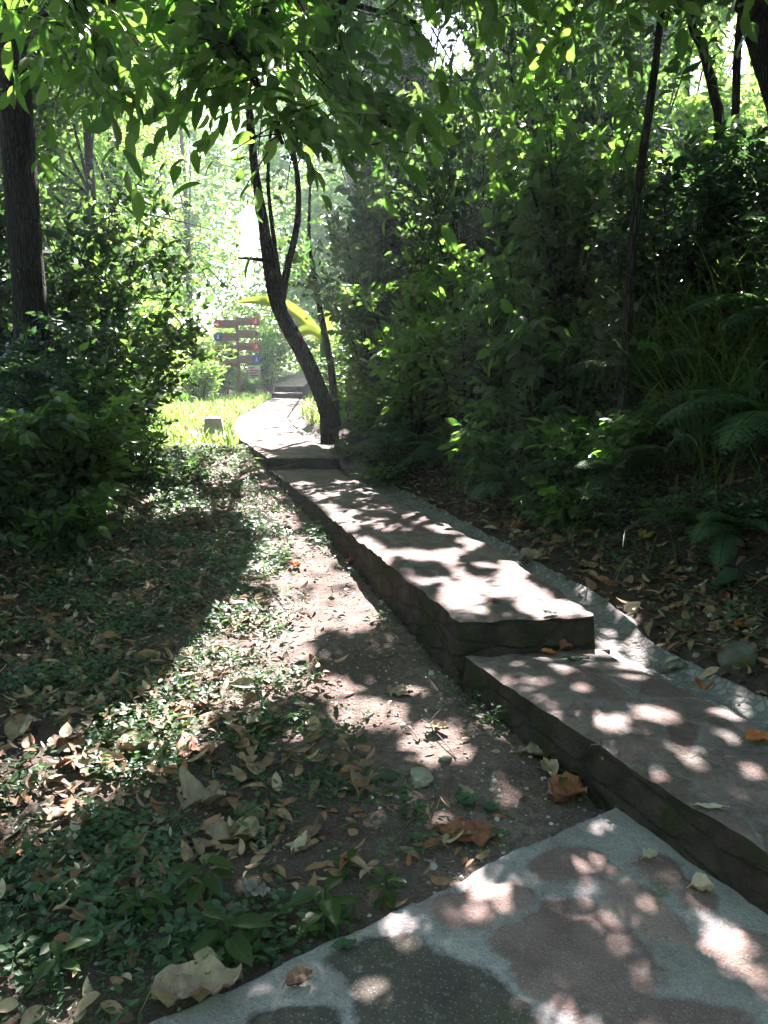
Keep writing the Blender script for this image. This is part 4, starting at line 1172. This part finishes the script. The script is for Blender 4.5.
mb = MB()
for k in range(9):       # larger dry leaves lying on top of the weeds
    x, y = scatter(430, -2.6, .3, 1.6, 7.5, lambda x, y: np.interp(y, [2.2, 3.0], [.35, 1]) * np.clip((xl(y) - x - .5) * 2, 0, 1) * np.clip((fbm(x * 1.6, y * 1.6, 141) - .36) * 5, .12, 1) * (y > s0_edge(x) + .05))
    n0 = mb.n; litter(mb, x, y, (.035, .105)); mb.v[-1] = mb.v[-1] + np.array([0, 0, .018]); mb.r[-1] = .45 + .55 * mb.r[-1]
for k in range(5):
    x, y = scatter(6500, -4.5, .9, 1.4, 11, lambda x, y: np.clip(((xl(y) - x) - np.interp(y, [2.5, 3.6, 5, 7], [.40, .42, .30, -.2]) - fbm(x * 2, y * 2, 107) * .35) * 1.6, 0.0, 1) * np.clip((fbm(x * 1.7, y * 1.7, 108) - .3) * 3, .15, 1) * ((x > xl(y)) | (y > s0_edge(x) + .03)))
    litter(mb, x, y, (.025, .085))
    x, y = scatter(3200, -.6, 4.5, 2.2, 10, lambda x, y: np.clip((x - xr(y) - GW(y) - .02) * 6, 0, 1) * np.clip(1.4 - (x - xr(y)) * .35, .1, 1))
    litter(mb, x, y, (.03, .11))
    x, y = scatter(90, -.6, 1.0, 2.3, 8, lambda x, y: (x < xl(y) - .04) * 1. * (y > s0_edge(x) + .03))
    litter(mb, x, y, (.02, .05))
    x, y = scatter(14, .3, 2, 2.4, 8.5, lambda x, y: ((x > xr(y) + .06) & (x < xr(y) + GW(y))) * .6)
    litter(mb, x, y, (.03, .07))
for k in range(420):
    x, y = (rng.uniform(-3.5, .7), rng.uniform(1.6, 8)) if k % 2 else (rng.uniform(0, 3.5), rng.uniform(2.6, 9))
    if xl(y) - .03 < x < xr(y) + GW(y): continue
    if x < xl(y) and y < s0_edge(x) + .05: continue
    a = rng.uniform(0, 6.283); L = rng.uniform(.05, .3) * (1 if x > 0 or x < -.8 else .4); b_ = np.array([x, y, float(terrain(x, y)) + .008]); e_ = b_ + np.array([math.cos(a), math.sin(a), 0]) * L
    e_[2] = float(terrain(e_[0], e_[1])) + rng.uniform(.005, .05)
    if xl(e_[1]) < e_[0] < xr(e_[1]): continue
    tube(mb, bez(b_, (b_ + e_) / 2 + rng.normal(0, .02, 3) + np.array([0, 0, .015]), e_, 6), [.0035, .0015], 4, rng.uniform(0, .5))
tag(mb.obj('leaf_litter', LITTER), 'scattered brown dead leaf litter on soil and bank', 'leaf litter', kind='stuff')

# pebbles
_ico = np.array([(0, 0, 1), (.89, 0, .45), (.28, .85, .45), (-.72, .53, .45), (-.72, -.53, .45), (.28, -.85, .45), (0, 0, -.4)])


def pebbles(mb, P, R):
    n = len(P); th = np.linspace(0, 2 * math.pi, 6, endpoint=False)
    ring = np.concatenate([np.stack([np.cos(th) * s_, np.sin(th) * s_, np.full(6, z_)], -1) for s_, z_ in [(1, -.2), (.9, .3), (.55, .6), (.05, .68)]])
    q = np.array([(k * 6 + j_, k * 6 + (j_ + 1) % 6, k * 6 + 6 + (j_ + 1) % 6, k * 6 + 6 + j_) for k in range(3) for j_ in range(6)])
    s = rng.uniform(.65, 1.35, (n, 1, 3)) * R[:, None, None]
    v = P[:, None] + ring[None] * s * (1 + rng.uniform(-.18, .18, (n, 24, 1)))
    mb.add(v.reshape(-1, 3), (q[None] + (np.arange(n) * 24)[:, None, None]).reshape(-1, 4), np.repeat(rng.random(n), 24))


mb = MB()
x, y = scatter(8000, -1.8, 1.1, 1.6, 8.5, lambda x, y: ((x < xl(y) - .01) & (y > s0_edge(x) + .01)) * np.clip(1.1 - (xl(y) - x) * .6, .35, 1))
pebbles(mb, terr3(x, y), rng.uniform(.0025, .009, len(x)) * (1 + 1.3 * (rng.random(len(x)) > .95)))
x, y = scatter(500, .3, 3.5, 2.4, 8, lambda x, y: (x > xr(y) + GW(y)) * .6)
pebbles(mb, terr3(x, y), rng.uniform(.005, .018, len(x)))
tag(mb.obj('pebbles', PEB), 'loose pebbles and crumbs of earth on the bare trail', 'pebbles', kind='stuff')


# ------------------------------------------------------------------ seedlings
def seedling(u, v, H, nl, L, lab):
    p = hit(u, v)
    t = thing('seedling', tuple(p), lab, 'seedling')
    st = MB(); tube(st, [(0, 0, -.02), (.004, .004, H * .6), (.0, .008, H)], [.0035, .002], 5); st.obj('stem', LM['fern'], t)
    mb = MB(); k = np.arange(nl)
    a = k * 2.4 + rng.uniform(0, 6); z = H * np.linspace(.35, 1, nl)
    P = np.stack([0 * z, 0 * z, z], -1); D = np.stack([np.cos(a), np.sin(a), rng.uniform(-.1, .4, nl)], -1)
    N = np.zeros((nl, 3)); N[:, 2] = 1; N += rng.normal(0, .15, N.shape)
    Ls = L * rng.uniform(.75, 1.15, nl)
    leaves(mb, P + D * .01, D, N, Ls, Ls * .52, fancy=True, rnd=rng.random(nl) * .8); mb.obj('foliage', LM['broad'], t)


for a in [(325, 930, .13, 7, .10, 'broad-leaved seedling between weeds and the concrete slab edge, right of the crumpled leaf'), (228, 962, .12, 8, .11, 'leafy seedling just above the crumpled tan leaf'),
          (385, 905, .09, 8, .06, 'small bushy seedling hugging the concrete slab edge near the reddish leaf'), (205, 900, .13, 8, .10, 'big-leaved seedling in the shaded weeds below the tan folded leaf'),
          (140, 925, .10, 7, .08, 'seedling with pointed leaves in the shaded weeds near the round green leaf'), (60, 985, .09, 7, .07, 'small seedling at the lower left corner'),
          (345, 880, .07, 7, .05, 'tiny seedling on the soil beside the curled cone leaf'), (566, 786, .06, 6, .055, 'green sprig lying by the rust leaf next to the lower slab'),
          (250, 478, .25, 8, .16, 'bright seedling on the verge left of the first step'), (432, 735, .04, 4, .03, 'tiny sprout on the sunlit bare soil'), (600, 765, .10, 4, .035, 'thin sprout growing against the side of the lower slab')]:
    seedling(*a)


# ------------------------------------------------------------------ fallen leaves
def fallen(u, v, lpx, wpx, ang, mat, curl, lab, cup=.3, lift=.006, pz=None, lobes=0):
    """lpx: drawn length in pixels, ang: heading on the ground in degrees."""
    p = hit(u, v) if pz is None else at_z(u, v, pz)
    dist = np.linalg.norm(p - np.array([0, 0, CAMH]))
    L = lpx / F * dist * .95; W = wpx / F * dist * 1.15
    R_, C_ = 19, 13
    tt = np.linspace(0, 1, R_); ss = np.linspace(-1, 1, C_)
    T, S = np.meshgrid(tt, ss, indexing='ij')
    prof = np.sin(np.pi * np.clip(T, .0, 1) ** .85) ** .75 + .02
    sd = rng.integers(0, 900)
    prof = prof * (1 + .16 * (vnoise(T * 5, np.sign(S) * 3 + 0 * T, sd) - .5) * (np.abs(S) > .9))
    if lobes: prof = prof * (1 + .35 * np.cos(T * 2 * math.pi * lobes) * (np.abs(S) > .6))
    xx = (T - .5) * L; yy_ = S * prof * W * .5
    cu = cup * W
    zz = cu * (np.abs(S) ** 1.6) * prof + curl * L * (T - .5) ** 2 + (fbm(T * 6 + sd, S * 2.2 + sd, sd, 3) - .5) * .55 * W + .012 * L * np.sin(T * 25) * np.abs(S)
    zz -= zz.min()
    V = np.stack([xx, yy_, zz], -1).reshape(-1, 3)
    I = np.arange(R_ * C_).reshape(R_, C_)
    Q = np.stack([I[:-1, :-1], I[1:, :-1], I[1:, 1:], I[:-1, 1:]], -1).reshape(-1, 4)
    mb = MB(); mb.add(V, Q, 0, 0, np.stack([T.ravel(), S.ravel()], -1))
    tube(mb, [(-.5 * L, 0, zz[0, 6]), (-.58 * L, .02 * L, max(.002, zz[0, 6] * .5)), (-.66 * L, .05 * L, .003)], [.0018, .0014], 4)
    o = mb.obj('fallen_leaf', DRY[mat])
    o.location = tuple(p + np.array([0, 0, lift])); o.rotation_euler = (rng.uniform(-.12, .12), rng.uniform(-.12, .12), math.radians(ang))
    tag(o, lab, 'leaf', 'large fallen leaves')
    return o


for a in [
    (200, 1005, 78, 42, 15, 'tan', .5, 'huge crumpled tan leaf on the near slab edge, lowest in the picture', .35),
    (470, 838, 62, 30, -8, 'rust', .12, 'flat reddish-brown leaf on soil close to the near slab edge', .06),
    (567, 800, 36, 34, 40, 'rust', .35, 'rust-orange pointed leaf at the corner where the two slabs meet', .25),
    (540, 757, 44, 16, -4, 'tan', .3, 'long tan leaf lying on shaded soil by the lower slab', .3),
    (548, 774, 30, 14, 100, 'tan', .5, 'small tan curled leaf beside the green sprig', .5),
    (363, 792, 30, 18, 80, 'tan', .6, 'curled cone-shaped tan leaf alone on the shaded soil', .9),
    (337, 762, 40, 18, 110, 'brown', .35, 'spotted brown leaf at the edge of the weeds by the sunny patch', .35),
    (437, 731, 24, 12, -15, 'tan', .4, 'small tan leaf in the middle of the sunlit soil patch', .3),
    (400, 695, 27, 15, -5, 'tan', .2, 'pinkish tan leaf on soil just above the sunlit patch', .1),
    (235, 842, 56, 28, 10, 'tan', .4, 'wide tan leaf shading the weeds above the seedlings', .2),
    (200, 817, 50, 36, 60, 'tan', .5, 'tan folded leaf with ragged lobes in shaded weeds', .45, .02, None, 2),
    (197, 760, 36, 22, 5, 'rust', .3, 'dark red-brown leaf at the lower rim of the sunny weeds', .2),
    (465, 806, 30, 18, 110, 'green', .3, 'dull green fallen leaf above the flat reddish one', .3),
    (492, 812, 17, 14, 60, 'green', .2, 'small round green leaf on shaded soil', .2),
    (466, 795, 26, 8, 120, 'tan', .3, 'narrow tan leaf resting against the dull green one', .4),
    (95, 768, 62, 20, 5, 'tan', .3, 'long pale tan leaf in full sun among the left weeds', .25),
    (138, 757, 42, 26, 30, 'tan', .4, 'curled tan leaf beside the long pale one in the sun', .5),
    (20, 735, 44, 18, 95, 'tan', .3, 'upright-looking tan leaf in the dark undergrowth at the left edge', .3),
    (65, 748, 30, 16, 40, 'brown', .4, 'dark brown curled leaf at the shade line on the left', .4),
    (90, 832, 34, 20, 70, 'brown', .3, 'brown leaf in shade left of the folded tan leaf', .3),
    (137, 852, 34, 14, 120, 'tan', .3, 'narrow tan leaf between shaded weeds', .3),
    (90, 960, 32, 28, 80, 'green', .15, 'round pale-green leaf over the weeds near the lower left corner', .1, .05),
    (8, 865, 22, 20, 60, 'orange', .3, 'orange-tan leaf cut by the left picture edge', .3),
    (65, 905, 28, 12, 0, 'tan', .3, 'small tan leaf in deep weeds near the left edge', .3),
    (650, 860, 16, 10, 20, 'pale', .5, 'small whitish leaf on the near slab, left one of two', .5),
    (702, 893, 20, 13, -10, 'pale', .5, 'small whitish curled leaf on the near slab, right one of two', .6),
    (761, 744, 34, 16, 10, 'orange', .35, 'bright orange leaf on the lower slab at the right edge', .3),
    (712, 809, 30, 7, -12, 'pale', .15, 'thin pale leaf lying flat on the lower slab', .1),
    (518, 530, 16, 13, 20, 'orange', .4, 'bright orange leaf at the drain rim', .4),
    (531, 563, 26, 20, 10, 'tan', .3, 'large tan leaf leaning on the drain beside the middle slab', .3),
    (549, 655, 16, 8, -20, 'orange', .4, 'small orange leaf at the foot of the riser, left one', .4),
    (566, 651, 18, 12, 40, 'rust', .5, 'crinkled rusty leaf at the foot of the riser, right one', .5),
    (575, 661, 28, 8, 0, 'green', .1, 'flat grey-green leaf on the lower slab under the riser', .05),
    (745, 629, 30, 12, 25, 'orange', .3, 'orange-brown leaf on the bank above the mossy boulder', .4),
    (686, 577, 24, 9, 15, 'pale', .2, 'pale grey-green leaf alone on the dark bank', .15, .03),
    (646, 543, 17, 15, 40, 'yellow', .3, 'mustard yellow leaf on the bank under the fern', .3, .03),
    (700, 552, 24, 18, 20, 'brown', .3, 'brown leaf on the bank to the right of the yellow one', .3, .03),
    (678, 673, 34, 18, 15, 'grey', .45, 'grey curled leaf in the drain beside the lower slab', .45),
    (702, 691, 20, 14, 80, 'orange', .5, 'curled orange leaf in the drain next to the grey one', .6),
    (736, 708, 20, 10, 10, 'rust', .3, 'dark rusty leaf flat in the drain near the right edge', .2),
    (354, 563, 18, 10, 10, 'orange', .3, 'orange leaf on sunlit soil below the middle slab side', .3),
    (296, 568, 10, 12, 70, 'orange', .4, 'red-orange leaf at the weed edge in the sun', .3),
    (188, 735, 10, 9, 30, 'yellow', .3, 'tiny bright yellow leaf in the sunny weeds', .2, .04),
    (255, 905, 24, 22, 60, 'grey', .2, 'dull round leaf beside the tall broad-leaved seedling', .2, .03),
    (300, 985, 26, 16, 30, 'brown', .3, 'brown leaf tucked against the near slab edge', .3),
    (550, 615, 14, 7, 0, 'green', .2, 'small green leaf on top of the middle slab near its front edge', .1),
    (495, 603, 12, 6, 10, 'rust', .3, 'little reddish leaf on top of the middle slab', .2),
    (500, 837, 18, 11, 0, 'green', .15, 'small green leaf at the inner corner of the near slab', .1, .006, .045),
    (345, 948, 22, 12, 20, 'green', .15, 'green leaf lying over the near slab edge by the seedling', .1),
]:
    fallen(*a)


# ------------------------------------------------------------------ stones
def stone(u, v, wpx, hpx, mat, lab, name='stone', cat='stone', sink=.25):
    p = hit(u, v); dist = np.linalg.norm(p - np.array([0, 0, CAMH])); W = wpx / F * dist / 2; H = hpx / F * dist
    n, m_ = 22, 14
    th = np.linspace(0, 2 * math.pi, n, endpoint=False); ph = np.linspace(-.5 * math.pi + .05, .5 * math.pi - .02, m_)
    sd = rng.integers(1, 900)
    V = []
    for a in ph:
        for b in th:
            d = np.array([math.cos(a) * math.cos(b), math.cos(a) * math.sin(b), math.sin(a)])
            d2 = np.sign(d) * np.abs(d) ** (.8 if name == 'stone' else 1.05)
            r = 1 + .75 * (float(fbm(d[0] * 1.3 + sd, d[1] * 1.3 + d[2] * 2, sd, 3)) - .5)
            V.append(d2 * r * np.array([W, W * .85, H * .62]))
    V = np.array(V)
    if name == 'stone': V[:, 2] = np.minimum(V[:, 2], H * .30 + V[:, 0] * .12)
    V = V; V[:, 2] += H * (.5 - sink)
    i = np.arange(m_ - 1)[:, None] * n; j = np.arange(n)[None]; j2 = (j + 1) % n
    mb = MB(); mb.add(V, np.stack([i + j, i + j2, i + n + j2, i + n + j], -1).reshape(-1, 4))
    o = mb.obj(name, mat); o.location = tuple(p); o.rotation_euler = (0, 0, rng.uniform(0, 6)); tag(o, lab, cat)


stone(422, 781, 25, 13, PROCK, 'pale yellowish stone on the bare soil below the sunny patch')
stone(389, 778, 20, 10, ROCK, 'small grey stone left of the pale yellowish one')
stone(740, 660, 40, 26, ROCK, 'mossy grey boulder half buried at the bank foot', 'boulder', 'boulder', .42)
stone(345, 790, 12, 8, ROCK, 'tiny grey pebble-like stone beside the curled cone leaf')
stone(445, 760, 12, 7, PROCK, 'tiny pale stone at the rim of the sunny soil patch')
stone(610, 640, 14, 8, ROCK, 'small stone on the drain at the corner of the riser')
stone(375, 480, 20, 9, ROCK, 'flat stone on the drain edge beside the upper step')

# marker block
p = hit(214, 440)
mb = MB(); w0, w1, d0, d1, hh = .165, .125, .14, .105, .34
R = []
for z, f in [(-.1, 0), (0, 0), (hh - .02, .95), (hh, 1.06)]:
    w = w0 + (w1 - w0) * f; d = d0 + (d1 - d0) * f
    if f > 1: w -= .012; d -= .012
    b = .018
    R.append(np.array([(-w + b, -d, z), (w - b, -d, z), (w, -d + b, z), (w, d - b, z), (w - b, d, z), (-w + b, d, z), (-w, d - b, z), (-w, -d + b, z)]))
V = np.concatenate(R + [R[-1] * np.array([.02, .02, 1])]); a = np.arange(4)[:, None] * 8; b = np.arange(8)[None]; b2 = (b + 1) % 8
mb.add(V, np.stack([a + b, a + b2, a + 8 + b2, a + 8 + b], -1).reshape(-1, 4))
o = mb.obj('marker_block', WHITE, smooth=False); o.location = tuple(p); o.rotation_euler = (0, 0, .2)
tag(o, 'pale tapered concrete marker block on the grass left of the path', 'marker block')


# ------------------------------------------------------------------ signpost
def box(mb, c, s, mi=0):
    c = np.array(c); s = np.array(s) / 2
    V = np.array([(x, y, z) for x in (-1, 1) for y in (-1, 1) for z in (-1, 1)]) * s + c
    mb.add(V, [(0, 1, 3, 2), (4, 6, 7, 5), (0, 4, 5, 1), (2, 3, 7, 6), (0, 2, 6, 4), (1, 5, 7, 3)], 0, mi)


def prism(mb, poly, y0, y1, mi=0):
    """fan of quads from an xz outline extruded in y."""
    p = np.array(poly, float); n = len(p); c = p.mean(0)
    f = np.stack([p[:, 0], np.full(n, y0), p[:, 1]], -1); g = np.stack([p[:, 0], np.full(n, y1), p[:, 1]], -1)
    cf, cg = np.array([[c[0], y0, c[1]]]), np.array([[c[0], y1, c[1]]])
    inn = c + (p - c) * .02
    fi = np.stack([inn[:, 0], np.full(n, y0), inn[:, 1]], -1); gi = np.stack([inn[:, 0], np.full(n, y1), inn[:, 1]], -1)
    V = np.concatenate([fi, f, g, gi]); a = np.arange(3)[:, None] * n; b = np.arange(n)[None]; b2 = (b + 1) % n
    mb.add(V, np.stack([a + b, a + b2, a + n + b2, a + n + b], -1).reshape(-1, 4), 0, mi)


YS = 23.6
sx0 = at_y(239.5, 395, YS); zg = float(terrain(sx0[0], YS)); px = lambda u, v: (lambda q: (q[0] - sx0[0], q[2] - zg))(at_y(u, v, YS))
t = thing('signpost', (sx0[0], YS, zg), 'brown wooden signpost with eight arrow boards in the sunny clearing', 'signpost')
mb = MB(); zt = px(239.5, 317.5)[1]
box(mb, (0, 0, zt / 2 - .1), (.09, .09, zt + .2)); mb.obj('post', WOOD, t, False)
circ = lambda cx, cz, r, n=20: [(cx + r * math.cos(k / n * 6.2832), cz + r * math.sin(k / n * 6.2832)) for k in range(n)]
for side, ctr, col, shape in [(-1, 324, RED, 'o'), (-1, 337, BLUE, 'o'), (-1, 349.5, YEL, 's'), (-1, 362.5, RED, 's'), (1, 321.5, RED, 'o'), (1, 334, OLV, 't'), (1, 346.5, RED, 'o'), (1, 359.5, BLUE, 's')]:
    _, zc = px(239, ctr); h = .115; e = .56 * side
    bd = MB(); prism(bd, [(.02 * side, zc - h), (e, zc - h), (e + .10 * side, zc), (e, zc + h), (.02 * side, zc + h)][::side], -.085, -.047)
    b = bd.obj('arrow_board', WOOD, t, False)
    em = MB(); ex = e - .01 * side; r = .125
    if shape == 'o': prism(em, circ(ex, zc, r), -.095, -.0855)
    elif shape == 's': prism(em, [(ex - r, zc - r), (ex + r, zc - r), (ex + r, zc + r), (ex - r, zc + r)], -.095, -.0855)
    else: prism(em, [(ex - r * 1.2, zc - r), (ex + r * 1.2, zc - r), (ex, zc + r * 1.1)], -.095, -.0855)
    em.obj('emblem', col, b, False)
    fg = MB()
    prism(fg, circ(ex, zc + .045, .02, 8), -.101, -.0955); prism(fg, [(ex - .04, zc - .06), (ex - .01, zc - .06), (ex, zc - .02), (ex + .02, zc - .06), (ex + .045, zc - .06), (ex + .02, zc + .02), (ex - .02, zc + .02)], -.101, -.0955)
    fg.obj('pictogram', DRK if col in (YEL, OLV) else WHT, b, False)
# small notice board further on
YN = 27.5
q0 = at_y(254, 372, YN); zg2 = float(terrain(q0[0], YN, False))
t = thing('notice_board', (q0[0], YN, zg2), 'small white notice board with red lines behind the signpost', 'notice board')
mb = MB(); zc = q0[2] - zg2
prism(mb, [(-.20, zc - .22), (.22, zc - .22), (.22, zc + .22), (-.20, zc + .22)], -.03, 0); mb.obj('panel', WHT, t, False)
mb = MB(); box(mb, (0, .03, zc / 2 - .1), (.06, .055, zc + .3)); mb.obj('post', WOOD, t, False)
mb = MB()
for k, (a, b) in enumerate([(-.15, .05), (-.14, .17), (-.15, .12), (-.1, .16)]): box(mb, ((a + b) / 2, -.035, zc + .14 - k * .085), (b - a, .006, .03))
mb.obj('red_line', RED, t, False)

# ------------------------------------------------------------------ light, world, camera
w = bpy.data.worlds.new('World'); SC.world = w; w.use_nodes = True
nt = w.node_tree; bg = nt.nodes['Background']
sky = nt.nodes.new('ShaderNodeTexSky'); sky.sky_type = 'NISHITA'; sky.sun_disc = False
sky.sun_elevation = SUN_EL; sky.sun_rotation = SUN_AZ; sky.air_density = 1.0; sky.dust_density = 1.5
nt.links.new(sky.outputs[0], bg.inputs[0]); bg.inputs[1].default_value = .065
sd = bpy.data.lights.new('sun', 'SUN'); sd.energy = 5; sd.angle = math.radians(.42); sd.color = (1, .97, .93)
so = link('sun', sd)
from mathutils import Vector
dirv = Vector((math.sin(SUN_AZ) * math.cos(SUN_EL), math.cos(SUN_AZ) * math.cos(SUN_EL), math.sin(SUN_EL)))
so.rotation_euler = dirv.to_track_quat('Z', 'Y').to_euler()
cd = bpy.data.cameras.new('camera'); cd.sensor_fit = 'VERTICAL'; cd.sensor_height = 36; cd.lens = 36 * F / 1024; cd.clip_end = 1000; cd.clip_start = .05
co = link('camera', cd); co.location = (0, 0, CAMH); co.rotation_euler = (math.pi / 2 - PITCH, 0, 0)
SC.camera = co
SC.view_settings.view_transform = 'Standard'; SC.view_settings.look = 'None'; SC.view_settings.gamma = 1; SC.view_settings.exposure = 3.1
SC.view_settings.use_white_balance = True; SC.view_settings.white_balance_temperature = 6450; SC.view_settings.white_balance_tint = 19
SC.cycles.max_bounces = 8; SC.cycles.diffuse_bounces = 4; SC.cycles.transmission_bounces = 4; SC.cycles.glossy_bounces = 2

m = bpy.data.materials.new('haze'); m.use_nodes = True  # air volume added to lift dark areas, standing in for lens veil
nt = m.node_tree; nt.nodes.remove(nt.nodes['Principled BSDF'])
pv = nt.nodes.new('ShaderNodeVolumePrincipled'); pv.inputs['Color'].default_value = (.80, .94, .98, 1); pv.inputs['Density'].default_value = .0017; pv.inputs['Anisotropy'].default_value = .45
nt.links.new(pv.outputs[0], nt.nodes['Material Output'].inputs['Volume'])
mb = MB(); box(mb, (0, 70, 13), (320, 280, 32))
tag(mb.obj('haze', m, None, False), 'thin haze added to lift the shadows like lens veil', 'haze', kind='stuff')
